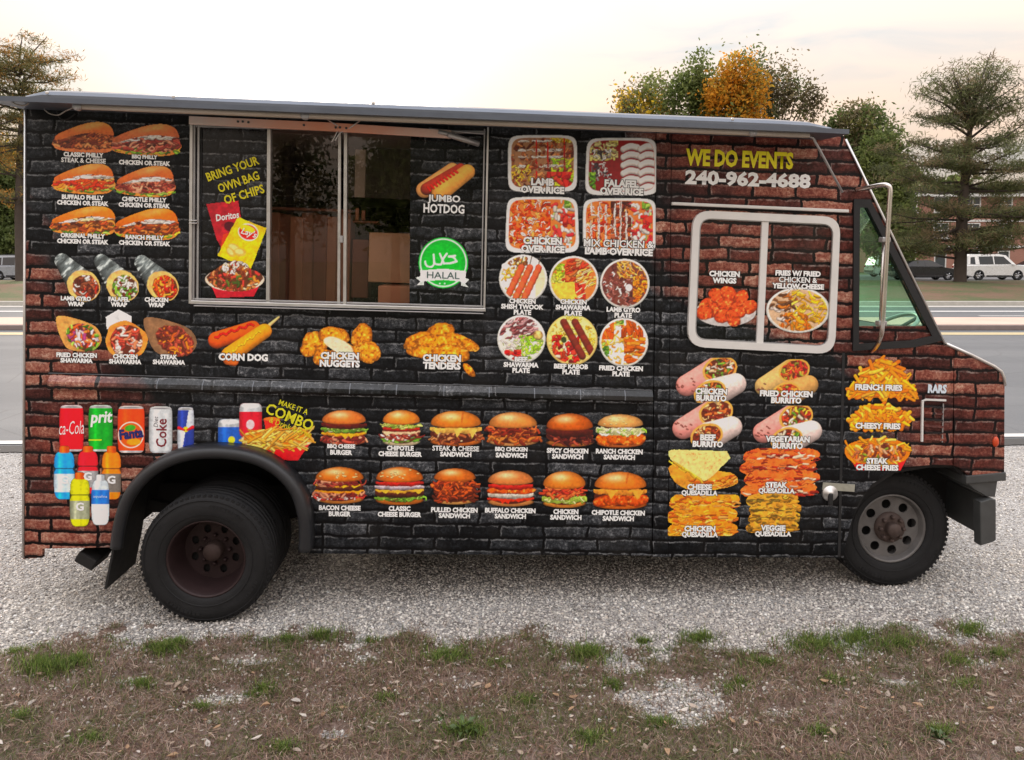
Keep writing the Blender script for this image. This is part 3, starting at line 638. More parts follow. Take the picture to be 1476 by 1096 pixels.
# ---- wheels
R_T = .372
def tyre_prof(r, w):
    o = [(.222, .0), (.228, -.012), (.25, -.018), (.30, -.026), (r-.035, -.018), (r-.012, .002), (r, .022)]
    y = .022
    for i in range(4):
        o += [(r, y+.028), (r-.010, y+.031), (r-.010, y+.039), (r, y+.042)]; y += .042
    o += [(r, w-.022), (r-.012, w-.002), (.30, w+.02), (.228, w+.01), (.222, w)]
    return o
def circ(cx, cz, r, n=14, rz=None): return arc(cx, cz, r, 0, 360-360/n, n-1, rz)
def wheel(px, py, front, flip=False, yloc=None, xloc=None):
    g = ground(np.array(px), np.array(py)); X_, Y_, _ = to_truck(g)
    if yloc is not None: Y_ = yloc
    zg = float(-(TORG[2]+X_*TU[2]+Y_*TW[2])/TV[2])        # the ground under the wheel, in truck coordinates
    if front:
        rim = lathe('wheel', [(.222, .0), (.214, -.008), (.206, .006), (.196, .030), (.185, .05), (.19, .19), (.222, .2)], M_rim, TR, 40)
    else:
        rim = lathe('wheel', [(.226, -.004), (.220, -.010), (.212, .004), (.205, .03), (.190, .10), (.180, .155), (.176, .17), (.18, .20), (.222, .21)], M_rimr, TR, 40)
    rim.location = (X_, Y_ + (0 if not flip else 0), zg+R_T)
    if flip: rim.rotation_euler = (0, 0, math.pi)
    ty = lathe('tyre', tyre_prof(R_T+.004, .205), M_tyre, rim, 64); bm = bmesh.new()
    for i in range(70):                                   # shoulder lugs and raised sidewall marks
        a = 2*math.pi*i/70; bm_box(bm, ((R_T-.007)*math.cos(a), .012, (R_T-.007)*math.sin(a)), (.012, .032, .017), 0, Matrix.Rotation(-a, 3, 'Y'))
    for a0, cnt in ((50, 9), (230, 9), (140, 5), (320, 5)):
        for j in range(cnt): a = math.radians(a0+j*4.2); bm_box(bm, (.312*math.cos(a), -.0245, .312*math.sin(a)), (.020, .004, .010+.006*(j % 3)), 0, Matrix.Rotation(-a, 3, 'Y'))
    obj('tread_lugs', bm_mesh(bm), M_tyre, rim)['kind'] = 'stuff'
    lathe('sidewall_rib', [(.262, -.021), (.265, -.025), (.268, -.024)], M_tyre, rim, 64); lathe('sidewall_rib', [(.342, -.021), (.345, -.024), (.348, -.019)], M_tyre, rim, 64)
    if front:
        plate('disc', circ(0, 0, .194, 40), [circ(.150*math.cos(math.radians(a)), .150*math.sin(math.radians(a)), .030, 14) for a in range(10, 370, 45)], .034, .042, M_rim, rim)
        lathe('disc_rise', [(.100, .040), (.094, .012), (.060, .004), (.0, .004)], M_rim2, rim, 32)
        lathe('hub', [(.046, .01), (.046, -.030), (.040, -.045), (.0, -.048)], M_rim2, rim, 24); nr, ny = .074, -.004
        lathe('drum', [(.19, .10), (0, .10)], M_dark, rim, 24)
    else:
        plate('disc', circ(0, 0, .182, 40), [circ(.128*math.cos(math.radians(a)), .128*math.sin(math.radians(a)), .021, 12, .026) for a in range(22, 382, 45)], .160, .168, M_rimr, rim)
        lathe('hub', [(.056, .162), (.054, .100), (.048, .088), (.0, .086)], mat('rusty_hub', (.055, .034, .030), .7, .3, .4, 20, .2), rim, 28); nr, ny = .085, .148
        lathe('drum', [(.178, .20), (0, .20)], M_dark, rim, 24)
    for a in range(0, 360, 45):
        n_ = lathe('lug_nut', [(0, -.016), (.010, -.016), (.013, .004), (.013, .012)], M_rim2 if front else M_rimr, rim, 6)
        n_.location = (nr*math.cos(math.radians(a)), ny, nr*math.sin(math.radians(a)))
    return rim, X_, Y_, zg
M_rim = mat('grey_steel_wheel', (.15, .142, .138), .5, .4, .5, 9, .15)
M_rim2 = mat('rusty_wheel_centre', (.085, .058, .050), .65, .35, .45, 24, .2)
M_rimr = mat('dark_maroon_wheel', (.028, .014, .0145), .55, .3, .4, 10, .1)
w1, xr, yr, zr = wheel(296, 898, False); w1['label'] = 'rear wheel with dark deep dished rim'
w2, xq, yq, zq = wheel(1281, 845, True); w2['label'] = 'front wheel with grey steel rim and hand holes'
def tyre_only(x, y):
    zg = float(-(TORG[2]+x*TU[2]+y*TW[2])/TV[2])
    r = lathe('wheel', [(.222, 0), (.18, .03), (.05, .05), (.05, .15), (.18, .17), (.222, .205)], M_rimr, TR, 32); r.location = (x, y, zg+R_T)
    lathe('tyre', tyre_prof(R_T+.004, .205), M_tyre, r, 48)
tyre_only(xr, yr+.255); tyre_only(xr, WID-.50); tyre_only(xr, WID-.245); tyre_only(xq, WID-.30)
axz = zr+R_T
box('axle', (xr, WID/2, axz), (.12, WID-.5, .12), M_dark, TR, .03); box('axle', (xq, WID/2, zq+R_T), (.1, WID-.5, .1), M_dark, TR, .03)
# ------------------------------------------------------------------ the printed menu: pictures painted vertex by vertex, lettering as cut shapes
_nz = {}
def vnoise(x, y, s, seed=0, oct=3):
    g = _nz.setdefault(seed, np.random.default_rng(900+seed).random((64, 64)))
    r = np.zeros(np.broadcast(x, y).shape); a, t = 1.0, 0.0
    for o in range(oct):
        u = x/s; v = y/s; i = np.floor(u).astype(int); j = np.floor(v).astype(int); fu = u-i; fv = v-j
        fu = fu*fu*(3-2*fu); fv = fv*fv*(3-2*fv)
        G = lambda p, q: g[(i+p) & 63, (j+q) & 63]
        r += a*((G(0, 0)*(1-fu)+G(1, 0)*fu)*(1-fv)+(G(0, 1)*(1-fu)+G(1, 1)*fu)*fv); t += a; a *= .55; s /= 2.1
    return r/t
class Pic:
    """a small canvas in photo pixels; colours are sRGB 0-255"""
    def __init__(s, x0, y0, x1, y1, seed=1, step=.85):
        s.b = (x0, y0, x1, y1); s.w = x1-x0; s.h = y1-y0
        xs = np.arange(x0-2, x1+2.01, step); ys = np.arange(y0-2, y1+2.01, step)
        s.X, s.Y = np.meshgrid(xs, ys); s.C = np.zeros(s.X.shape+(3,)); s.A = np.zeros(s.X.shape); s.r = np.random.default_rng(seed); s.seed = seed
    def u(s, a, b): return s.b[0]+a*s.w, s.b[1]+b*s.h        # unit box -> pixels
    def put(s, m, col, sh=1.0, clip=None):
        if clip is not None: m = m*clip
        col = np.asarray(col, float); m = np.clip(m, 0, 1)[..., None]
        sh = np.asarray(sh, float); sh = sh[..., None] if sh.ndim == 2 else sh
        s.C[:] = s.C*(1-m)+np.clip(col*sh, 0, 255)*m; s.A[:] = np.maximum(s.A, m[..., 0])
    def q(s, cx, cy, rx, ry, rot=0.0):
        a = math.radians(rot); dx = s.X-cx; dy = s.Y-cy
        return np.sqrt(((dx*math.cos(a)+dy*math.sin(a))/rx)**2+((-dx*math.sin(a)+dy*math.cos(a))/ry)**2)
    def ell(s, cx, cy, rx, ry, rot=0.0, rag=0.0, rs=6.0):
        q = s.q(cx, cy, rx, ry, rot)
        if rag: q = q + rag*(vnoise(s.X, s.Y, rs, s.seed % 9)-.5)*2
        return np.clip((1-q)*min(rx, ry)+.5, 0, 1)
    def poly(s, pts, unit=True, rag=0.0):
        P = [s.u(*p) if unit else p for p in pts]; X, Y = s.X, s.Y
        if rag: X = X+(vnoise(s.X, s.Y, 5, 3)-.5)*rag*2; Y = Y+(vnoise(s.X, s.Y, 5, 5)-.5)*rag*2
        ins = np.zeros(X.shape, bool)
        for (xa, ya), (xb, yb) in zip(P, P[1:]+P[:1]):
            c = ((ya > Y) != (yb > Y)); xi = xa+(Y-ya)/(yb-ya if abs(yb-ya) > 1e-9 else 1e-9)*(xb-xa); ins ^= c & (X < xi)
        return ins.astype(float)
    def spoly(s, pts, rag=0.0, n=5, unit=True):
        P = [Vector((*p, 0)) for p in pts]; m = len(P); o = []
        for i in range(m):
            a, b, c, d = P[i-1], P[i], P[(i+1) % m], P[(i+2) % m]
            for k in range(n):
                t = k/n; v = .5*((2*b)+(c-a)*t+(2*a-5*b+4*c-d)*t*t+(3*b-a-3*c+d)*t**3); o.append((v.x, v.y))
        return s.poly(o, unit, rag)
    def rr(s, x0, y0, x1, y1, n=5.0, trap=0.0):
        cx, cy = (x0+x1)/2, (y0+y1)/2; rx, ry = (x1-x0)/2, (y1-y0)/2
        k = 1+trap*(s.Y-cy)/ry; q = (np.abs((s.X-cx)/(rx*k))**n+np.abs((s.Y-cy)/ry)**n)**(1/n)
        return np.clip((1-q)*min(rx, ry)+.5, 0, 1), q
    def stroke(s, x0, y0, x1, y1, r0, r1, col, clip=None, lit=.55, edge=.5, bend=0.0):
        R = max(r0, r1)+abs(bend)+1; j0, j1 = np.searchsorted(s.Y[:, 0], (min(y0, y1)-R, max(y0, y1)+R)); i0, i1 = np.searchsorted(s.X[0], (min(x0, x1)-R, max(x0, x1)+R))
        if j1 <= j0 or i1 <= i0: return
        X = s.X[j0:j1, i0:i1]; Y = s.Y[j0:j1, i0:i1]; dx, dy = x1-x0, y1-y0; l2 = dx*dx+dy*dy+1e-6
        t = np.clip(((X-x0)*dx+(Y-y0)*dy)/l2, 0, 1); b = bend*np.sin(math.pi*t); l = math.sqrt(l2)
        px = x0+t*dx-dy/l*b; py = y0+t*dy+dx/l*b; r = r0+(r1-r0)*t
        d = np.hypot(X-px, Y-py)/r; m = np.clip((1-d)*r+.5, 0, 1)
        if clip is not None: m = m*clip[j0:j1, i0:i1]
        hgt = np.sqrt(np.clip(1-d*d, 0, 1)); side = (Y-py)/r
        sh = edge+(1-edge)*hgt - side*lit*.45
        m = m[..., None]; c = np.clip(np.asarray(col, float)*sh[..., None], 0, 255)
        s.C[j0:j1, i0:i1] = s.C[j0:j1, i0:i1]*(1-m)+c*m; s.A[j0:j1, i0:i1] = np.maximum(s.A[j0:j1, i0:i1], m[..., 0])
    def strands(s, clip, n, ln, r, pal, ang=(0, 360), bend=2.0, lit=.55, hold=True):
        """food bits: n short shaded strokes whose middles lie inside the mask"""
        jj, ii = np.nonzero(clip > .5)
        if len(jj) == 0: return
        pk = s.r.integers(0, len(jj), n)
        for p in pk:
            cx, cy = s.X[jj[p], ii[p]], s.Y[jj[p], ii[p]]; a = math.radians(s.r.uniform(*ang)); l = s.r.uniform(.5, 1.0)*ln/2
            c = np.array(pal[s.r.integers(len(pal))], float)*s.r.uniform(.78, 1.15); rr_ = r*s.r.uniform(.65, 1.25)
            s.stroke(cx-l*math.cos(a), cy-l*math.sin(a), cx+l*math.cos(a), cy+l*math.sin(a), rr_, rr_*s.r.uniform(.6, 1), c, clip if hold else None, lit, .5, s.r.uniform(-bend, bend))
    def fried(s, cx, cy, rx, ry, rot, col, rag=.12):
        q = s.q(cx, cy, rx, ry, rot); n1 = vnoise(s.X, s.Y, 9, s.seed % 7); n2 = vnoise(s.X, s.Y, 3.2, 6+s.seed % 5, 2)
        q = q+rag*(n1-.5)*2.4; m = np.clip((1-q)*min(rx, ry)+.5, 0, 1); hgt = np.sqrt(np.clip(1-q*q, 0, 1))
        sh = (.42+.62*hgt)*(.62+.78*n2)*(1-.18*(s.Y-cy)/ry); s.put(m, col, sh)
        s.put(m*np.clip((n2-.62)*5, 0, 1)*.55, (255, 205, 110)); s.put(m*np.clip((.36-n2)*6, 0, 1)*.5, (130, 60, 10))
    def dome(s, cx, cy, rx, ry, col, low=.3, hx=-.25, sesame=0, rag=.02):
        """bun top: flat-bottomed dome with a soft sheen"""
        yy = np.where(s.Y < cy, (s.Y-cy)/ry, (s.Y-cy)/(ry*low)); q = np.sqrt(((s.X-cx)/rx)**2+yy*yy); q = q+rag*(vnoise(s.X, s.Y, 14, 2)-.5)*2
        m = np.clip((1-q)*min(rx, ry)*.8+.5, 0, 1); n = vnoise(s.X, s.Y, 7, 4); h = np.exp(-(((s.X-cx-hx*rx)/(.42*rx))**2+((s.Y-cy+.55*ry)/(.30*ry))**2))
        sh = (.52+.52*np.sqrt(np.clip(1-q*q, 0, 1)))*(.92+.16*n)*(1.02-.22*np.clip((s.Y-cy)/(ry)+.35, 0, 1)); s.put(m, col, sh)
        s.put(m*h*.75, (255, 226, 178))
        for _ in range(sesame):
            a = s.r.uniform(0, math.pi); d = s.r.uniform(.1, .9); s.stroke(cx+math.cos(a)*rx*d-1, cy-math.sin(a)*ry*d, cx+math.cos(a)*rx*d+1, cy-math.sin(a)*ry*d+.4, .9, .8, (238, 200, 140))
        return m
    def band(s, cx, y, hw, th, col, wob=1.0, sd=0, sh=.5):
        ux = np.clip(1-((s.X-cx)/hw)**2, 0, 1); yc = y-1.2+2.6*ux+wob*(vnoise(s.X, s.Y*0+sd*9.3, 6, sd % 6)-.5)*2.6; d = np.abs(s.Y-yc)/(th*(.45+.6*ux**.3)*(1+.6*(vnoise(s.X, s.Y, 5, sd % 5)-.5))); e = np.clip((hw-np.abs(s.X-cx))+.5, 0, 1)
        m = np.clip((1-d)*th+.5, 0, 1)*e; n = vnoise(s.X, s.Y, 4, (sd+3) % 8, 2); s.put(m, col, (1-sh*.5-.5*sh*(s.Y-yc)/th)*(.75+.5*n)); return m
NPIC = [0]
M_print = col_mat('menu_print', .36, 0, .45)
def picture(label, P, off=0.0, parent=None):
    A = P.A; keep = (A[:-1, :-1]+A[1:, :-1]+A[:-1, 1:]+A[1:, 1:]) > 2.0
    ny, nx = A.shape; idx = np.arange(ny*nx).reshape(ny, nx)
    F = np.stack([idx[1:, :-1], idx[1:, 1:], idx[:-1, 1:], idx[:-1, :-1]], -1)[keep]
    used = np.unique(F); mp_ = np.full(ny*nx, -1); mp_[used] = np.arange(len(used)); NPIC[0] += 1
    V = L3(P.X.ravel()[used], P.Y.ravel()[used], off); V[:, 1] = off-.0016-.000022*NPIC[0]
    me = mesh_np('menu_picture', V, mp_[F]); c = np.clip(P.C.reshape(-1, 3)[used]/255, 0, 1)
    # under-painted rim vertices take the colour of the print beside them
    gr = vnoise(P.X, P.Y, 3.0, 7, 2).ravel()[used][:, None]; lum = c@np.array([.3, .59, .11]); c = np.clip(lum[:, None]+(c-lum[:, None])*1.18, 0, 1); c = np.clip((c-.40)*1.16+.47, 0, 1)*(.89+.22*gr); c = np.clip(c, 0, 1)
    lin = np.where(c <= .04045, c/12.92, ((c+.055)/1.055)**2.4); lin = np.clip(lin*1.08, 0, .93); set_col(me, lin)
    o = obj('menu_picture', me, M_print, parent or TR); o['label'] = label; return o
TQ = []
def text(s, cx, cy, h, w=None, col=(246, 246, 244), rot=0.0, shear=0.0, off=0.0, parent=None, name='caption', bold=.056, cond=.96, space=1.0):
    TQ.append((s, cx, cy, h, w, col, rot, shear, off, parent or TR, name, bold, cond, space))
def caption(pic, lines, h, off=0.0, cond=.98):
    for s, x, y in lines: text(s, x, y, h, off=off, parent=pic, cond=cond, bold=.026 if '&' in s else .056)
def flush_text():
    tmp = []; halo = []
    for t in TQ:
        if t[10] == 'caption':
            cu = bpy.data.curves.new('t', 'FONT'); cu.body = t[0]; cu.align_x = 'CENTER'; cu.offset = t[11]+.06; cu.resolution_u = 1; o = bpy.data.objects.new('t', cu); COL.objects.link(o); halo.append(o)
        else: halo.append(None)
        cu = bpy.data.curves.new('t', 'FONT'); cu.body = t[0]; cu.align_x = 'CENTER'; cu.offset = t[11]; cu.shear = t[7]; cu.resolution_u = 2; cu.space_character = t[13]
        o = bpy.data.objects.new('t', cu); COL.objects.link(o); tmp.append(o)
    bpy.context.view_layer.update(); dg = bpy.context.evaluated_depsgraph_get()
    for o, ho, (s, cx, cy, h, w, col, rot, shear, off, par, name, bold, cond, space) in zip(tmp, halo, TQ):
        if name == 'caption': h = h*1.06; bold += 0
        me = bpy.data.meshes.new_from_object(o.evaluated_get(dg)); n = len(me.vertices); co = np.zeros(n*3, np.float32); me.vertices.foreach_get('co', co); co = co.reshape(-1, 3)
        lo, hi = co[:, :2].min(0), co[:, :2].max(0); sz = hi-lo; W_ = h*sz[0]/sz[1]*cond if w is None else w
        c0 = L3(cx, cy, off); cxx = L3(cx+5, cy, off); cyy = L3(cx, cy-5, off); kx = abs(cxx[0]-c0[0])/5; kz = abs(cyy[2]-c0[2])/5
        X_ = (co[:, 0]-(lo[0]+hi[0])/2)/sz[0]*W_*kx; Z_ = (co[:, 1]-(lo[1]+hi[1])/2)/sz[1]*h*kz; a = math.radians(rot)
        V = np.stack([c0[0]+X_*math.cos(a)-Z_*math.sin(a), np.full(n, off-.0046), c0[2]+X_*math.sin(a)+Z_*math.cos(a)], 1)
        me.vertices.foreach_set('co', V.astype(np.float32).ravel()); me.materials.clear(); me.update(); me.name = name
        if ho is not None:      # the soft black edge printed round the white captions
            mh = bpy.data.meshes.new_from_object(ho.evaluated_get(dg)); ch = np.zeros(len(mh.vertices)*3, np.float32); mh.vertices.foreach_get('co', ch); ch = ch.reshape(-1, 3)
            Vh = np.stack([c0[0]+(ch[:, 0]-(lo[0]+hi[0])/2)/sz[0]*W_*kx, np.full(len(ch), off-.0040), c0[2]+(ch[:, 1]-(lo[1]+hi[1])/2)/sz[1]*h*kz], 1)
            mh.vertices.foreach_set('co', Vh.astype(np.float32).ravel()); bm = bmesh.new(); bm.from_mesh(me); n0 = len(bm.faces); bm.from_mesh(mh); bm.faces.ensure_lookup_table()
            for i_, f_ in enumerate(bm.faces): f_.material_index = 0 if i_ < n0 else 1
            me.materials.append(ink(*col)); me.materials.append(ink(10, 9, 9)); bm.to_mesh(me); bm.free(); bpy.data.meshes.remove(mh)
        obj(name, me, ink(*col), par)
    for o in tmp+[h_ for h_ in halo if h_ is not None]: 
        cu = o.data; bpy.data.objects.remove(o); bpy.data.curves.remove(cu)
# palettes
MEAT = [(150, 78, 44), (122, 54, 32), (178, 104, 62), (98, 42, 26), (196, 132, 84)]; BEEF = [(110, 46, 32), (140, 62, 40), (84, 34, 26), (168, 92, 62)]
HOT = [(226, 84, 30), (205, 60, 24), (240, 128, 48), (182, 48, 22), (244, 170, 92)]; CHIX = [(232, 146, 60), (214, 110, 40), (244, 178, 96), (196, 90, 34)]
GREEN = [(96, 142, 42), (132, 172, 58), (70, 112, 34), (168, 196, 90)]; WHITE = [(244, 236, 226), (226, 214, 204)]; RED = [(206, 40, 34), (226, 66, 50), (178, 26, 28)]
RICE = [(236, 196, 70), (228, 176, 44), (244, 214, 108)]; FRY = [(238, 168, 40), (246, 190, 66), (226, 142, 24), (250, 206, 96)]
BUN = (214, 124, 48)
# ---- long sandwiches
def sub(label, x0, y0, x1, y1, pal, seed, cap, bun=(206, 112, 58), cheese=None, lettuce=True):
    P = Pic(x0, y0, x1, y1, seed)
    m = P.spoly([(.02, .66), (.0, .74), (.1, .88), (.5, .99), (.85, .97), (.98, .82), (.99, .6), (.5, .55)]); n = vnoise(P.X, P.Y, 8, seed % 7); P.put(m, (222, 136, 62) if lettuce else (208, 118, 70), .75+.4*n)
    f = P.spoly([(.0, .60), (.1, .46), (.5, .34), (.93, .36), (1.0, .56), (.97, .78), (.6, .88), (.2, .82), (.02, .74)], rag=2.0); P.put(f, (70, 30, 20))
    if lettuce: P.strands(P.spoly([(.1, .74), (.6, .78), (.98, .66), (.98, .86), (.6, .92), (.15, .86)]), 34, 9, 1.7, GREEN+[(222, 190, 60)], (-25, 25), 2, hold=False)
    P.strands(f, 120, 12, 2.2, pal, (-40, 30), 3)
    if cheese: P.strands(P.spoly([(.12, .46), (.5, .36), (.92, .34), (.95, .48), (.5, .5), (.15, .56)]), 26, 14, 1.9, cheese, (-18, 12), 2)
    t = P.spoly([(.02, .55), (.06, .40), (.28, .20), (.55, .03), (.78, .0), (.93, .14), (.985, .40), (.9, .40), (.62, .34), (.35, .42), (.12, .55)])
    gx, gy = P.u(.62, .12); h = np.exp(-((P.X-gx)/(.26*P.w))**2-((P.Y-gy-(P.X-gx)*-.22)/(.12*P.h))**2); n = vnoise(P.X, P.Y, 10, 3+seed % 4)
    yrel = (P.Y-y0)/P.h; P.put(t, bun, (1.06-.55*np.clip(yrel-.1, 0, 1))*(.86+.28*n)); P.put(t*h*.5, (250, 196, 130))
    o = picture(label, P); caption(o, cap, 6.6, cond=.93)
def two(a, b, x, y, dy=8.2): return [(a, x, y), (b, x, y+dy)]
sub('printed cheese steak sandwich', 77, 176, 166, 222, MEAT, 1, two('CLASSIC PHILLY', 'STEAK & CHEESE', 121, 223.5), lettuce=False)
sub('printed barbecue steak sandwich', 160, 179, 260, 226, [(150, 60, 48), (190, 96, 76), (120, 44, 38), (206, 140, 112)], 2, two('BBQ PHILLY', 'CHICKEN OR STEAK', 209, 227), bun=(204, 112, 70), cheese=WHITE)
sub('printed buffalo steak sandwich', 76, 236, 165, 281, HOT, 3, two('BUFFALO PHILLY', 'CHICKEN OR STEAK', 120, 284.8), bun=(212, 112, 46), cheese=WHITE)
sub('printed chipotle steak sandwich', 167, 239, 252, 285, [(170, 76, 58), (200, 110, 84), (130, 48, 40), (222, 150, 120)], 4, two('CHIPOTLE PHILLY', 'CHICKEN OR STEAK', 208.5, 288), bun=(206, 106, 50), cheese=WHITE)
sub('printed steak sandwich with white sauce', 73, 297, 168, 341, [(196, 104, 44), (160, 70, 34), (222, 136, 64), (110, 60, 30)], 5, two('ORIGINAL PHILLY', 'CHICKEN OR STEAK', 120, 340.2), bun=(216, 120, 34), cheese=WHITE+[(232, 206, 150)])
sub('printed ranch steak sandwich', 165, 300, 258, 347, [(190, 92, 40), (150, 62, 32), (218, 128, 62), (98, 48, 28)], 6, two('RANCH PHILLY', 'CHICKEN OR STEAK', 209, 342.6), bun=(218, 112, 26), cheese=WHITE)
# ---- foil wraps and shawarma cones
def foil(label, x0, y0, x1, y1, pals, seed, cap):
    P = Pic(x0, y0, x1, y1, seed); ax, ay = P.u(.24, .2); bx, by = P.u(.62, .66)
    P.stroke(ax, ay, bx, by, .15*P.w, .29*P.w, (104, 112, 112), lit=.9, edge=.3)
    f = P.A.copy(); n = vnoise(P.X+P.Y, (P.X-P.Y)*.35, 6, seed % 6); P.put(f, (205, 212, 210), 1, np.clip((n-.52)*5, 0, .85)); P.put(f, (58, 62, 62), 1, np.clip((.40-n)*6, 0, .8))
    tx, ty = P.u(.66, .70); m = P.ell(tx, ty, .33*P.w, .31*P.h, 35, .05); P.put(m, (228, 178, 108), .85+.3*vnoise(P.X, P.Y, 7, 2))
    m2 = P.ell(tx+.04*P.w, ty+.03*P.h, .26*P.w, .25*P.h, 35, .08); P.put(m2, (80, 40, 22)); P.strands(m2, 70, 9, 1.9, pals, (0, 180), 3)
    o = picture(label, P); caption(o, cap, 6.4, cond=.95)
foil('printed foil wrap with lamb', 72, 362, 146, 434, BEEF*2+WHITE+[(206, 60, 40)], 21, two('LAMB GYRO', 'WRAP', 110, 430.5, 7.8))
foil('printed foil wrap with falafel', 129, 363, 202, 434, [(150, 60, 40), (120, 50, 34)]+GREEN+WHITE*2, 22, two('FALAFEL', 'WRAP', 172, 431.5, 7.6))
foil('printed foil wrap with chicken', 187, 365, 260, 433, HOT+[(240, 170, 60)]+[(210, 30, 30)], 23, two('CHICKEN', 'WRAP', 226, 432.3, 7.4))
def cone(label, x0, y0, x1, y1, pals, seed, cap, skin=(206, 152, 84), paper=None, ring=None):
    P = Pic(x0, y0, x1, y1, seed); n = vnoise(P.X, P.Y, 8, seed % 7)
    if paper: m = P.poly([(.02, .16), (.32, .0), (.62, .14), (.62, .4), (.04, .42)]); P.put(m, paper, .8+.35*n)
    m = P.spoly([(.02, .12), (.14, .0), (.5, .1), (.86, .3), (1.0, .62), (.9, .9), (.6, 1.0), (.28, .92), (.12, .6)] if not paper else [(.06, .5), (.14, .34), (.5, .24), (.86, .42), (1.0, .62), (.84, .95), (.5, 1.0), (.16, .94), (.02, .7)]); P.put(m, skin, .72+.45*n)
    tx, ty = P.u(.60, .60) if not paper else P.u(.5, .66); m2 = P.ell(tx, ty, .36*P.w, .34*P.h, 30, .08); P.put(m2, (90, 40, 26)); P.strands(m2, 60, 10, 2.2, pals, (0, 180), 3)
    if ring: P.strands(np.clip(P.ell(tx, ty, .38*P.w, .37*P.h, 30)-P.ell(tx, ty, .28*P.w, .26*P.h, 30), 0, 1), 20, 8, 2, ring, (0, 180), 2)
    o = picture(label, P); caption(o, cap, 6.6, cond=.95)
cone('printed fried chicken wrap cone', 79, 455, 147, 507, [(226, 96, 40), (240, 130, 60), (206, 70, 50), (236, 220, 226), (150, 60, 110)], 24, two('FRIED CHICKEN', 'SHAWARMA', 111, 512, 7.8), ring=GREEN)
cone('printed chicken wrap cone in paper', 151, 446, 214, 515, [(206, 80, 60), (236, 200, 184), (184, 60, 48), (244, 228, 216), (226, 120, 84)], 25, two('CHICKEN', 'SHAWARMA', 181, 514, 7.4), skin=(226, 140, 62), paper=(214, 214, 214))
cone('printed steak wrap cone', 205, 457, 284, 514, [(150, 60, 44), (120, 44, 34), (236, 140, 40), (228, 110, 40), (176, 80, 60)], 26, two('STEAK', 'SHAWARMA', 244, 514.6, 7.6), skin=(132, 98, 70), ring=[(110, 40, 30), (160, 70, 52)])
# ---- corn dog, nuggets, tenders
P = Pic(300, 456, 404, 528, 31)
P.stroke(*P.u(.80, .24), *P.u(.98, .02), 3.2, 1.8, (222, 190, 130))
for a, b, c, d, col in ((.12, .48, .62, .24, (232, 92, 26)), (.30, .78, .78, .30, (240, 150, 36))): P.stroke(*P.u(a, b), *P.u(c, d), 12.5, 11, col, lit=.8, edge=.55)
for i in range(14): P.stroke(*P.u(.10+i*.038, .42-i*.019+.03*math.sin(i*1.9)), *P.u(.135+i*.038, .40-i*.019+.03*math.sin(i*1.9+1.9)), 1.9, 1.9, (205, 30, 24))
for i in range(10): P.stroke(*P.u(.34+i*.04, .70-i*.042+.03*math.sin(i*2)), *P.u(.37+i*.04, .67-i*.042+.03*math.sin(i*2+2)), 1.5, 1.5, (250, 190, 50))
P.stroke(*P.u(.29, .86), *P.u(.36, .90), 9, 7, (224, 110, 40))
caption(picture('printed corn dogs', P), [('CORN DOG', 351, 515)], 10.2)
P = Pic(430, 466, 551, 531, 32)
for a in ((.20, .45, .2, .28, -30), (.42, .28, .24, .2, 10), (.76, .30, .16, .30, 15), (.30, .76, .16, .2, 0), (.84, .66, .17, .26, 20), (.56, .72, .24, .26, 8), (.12, .60, .12, .16, 0)): P.fried(*P.u(a[0], a[1]), a[2]*P.w*.8, a[3]*P.h, a[4], (232, 142, 38))
m = P.ell(*P.u(.48, .50), 23, 9.5, 26, .06); P.put(m, (238, 214, 178), .85+.25*vnoise(P.X, P.Y, 4, 2))
caption(picture('printed chicken nuggets', P), two('CHICKEN', 'NUGGETS', 490, 513, 11.2), 10)
P = Pic(578, 462, 698, 542, 33)
for a in ((.46, .22, .22, .16, -18), (.74, .40, .27, .12, 22), (.20, .36, .22, .13, -24), (.46, .40, .34, .14, 4), (.30, .58, .27, .12, 4), (.60, .60, .28, .16, 8), (.82, .90, .13, .07, 50), (.52, .72, .2, .1, 2)): P.fried(*P.u(a[0], a[1]), a[2]*P.w*.85, a[3]*P.h, a[4], (230, 138, 32))
caption(picture('printed chicken tenders', P), two('CHICKEN', 'TENDERS', 637, 516.3, 11), 10)
# ---- trays over rice
def tray(label, x0, y0, x1, y1, seed, fn, cap, trap=.0):
    P = Pic(x0, y0, x1, y1, seed); m, q = P.rr(x0, y0, x1, y1, 7, trap); P.put(m, (226, 226, 224), .86+.14*np.clip((1-q)*10, 0, 1)); m2, q2 = P.rr(x0+5, y0+4, x1-5, y1-6, 6, trap); P.put(m2, (150, 110, 80)); fn(P, m2)
    o = picture(label, P); caption(o, cap, 10.2, cond=.97)
def zone(P, m, a, b, c, d): 
    x, y = P.u(a, b); X, Y = P.u(c, d); return m*((P.X >= x)&(P.X <= X)&(P.Y >= y)&(P.Y <= Y))
def t1(P, m):
    P.strands(m, 150, 8, 2.2, MEAT, (0, 180), 2); P.strands(zone(P, m, 0, .5, .35, 1), 40, 5, 1.2, RICE, (0, 180), 1); P.strands(zone(P, m, .62, .4, .95, .95), 50, 9, 2, [(150, 190, 40), (190, 205, 60), (220, 200, 60)], (0, 180), 2)
    P.strands(zone(P, m, .56, .64, .92, .92), 16, 9, 3.6, RED, (0, 180), 1); P.strands(zone(P, m, .62, 0, .98, .14), 16, 7, 2, RICE, (0, 180), 1)
    for y in (.08, .24, .36, .52): P.strands(zone(P, m, .15, y, .8, y+.05), 14, 12, 1.2, WHITE, (-20, 20), 2)
    for x in (.4, .56, .8): P.strands(zone(P, m, x, .05, x+.03, .75), 12, 10, 1.1, [(176, 26, 22)], (80, 100), 1)
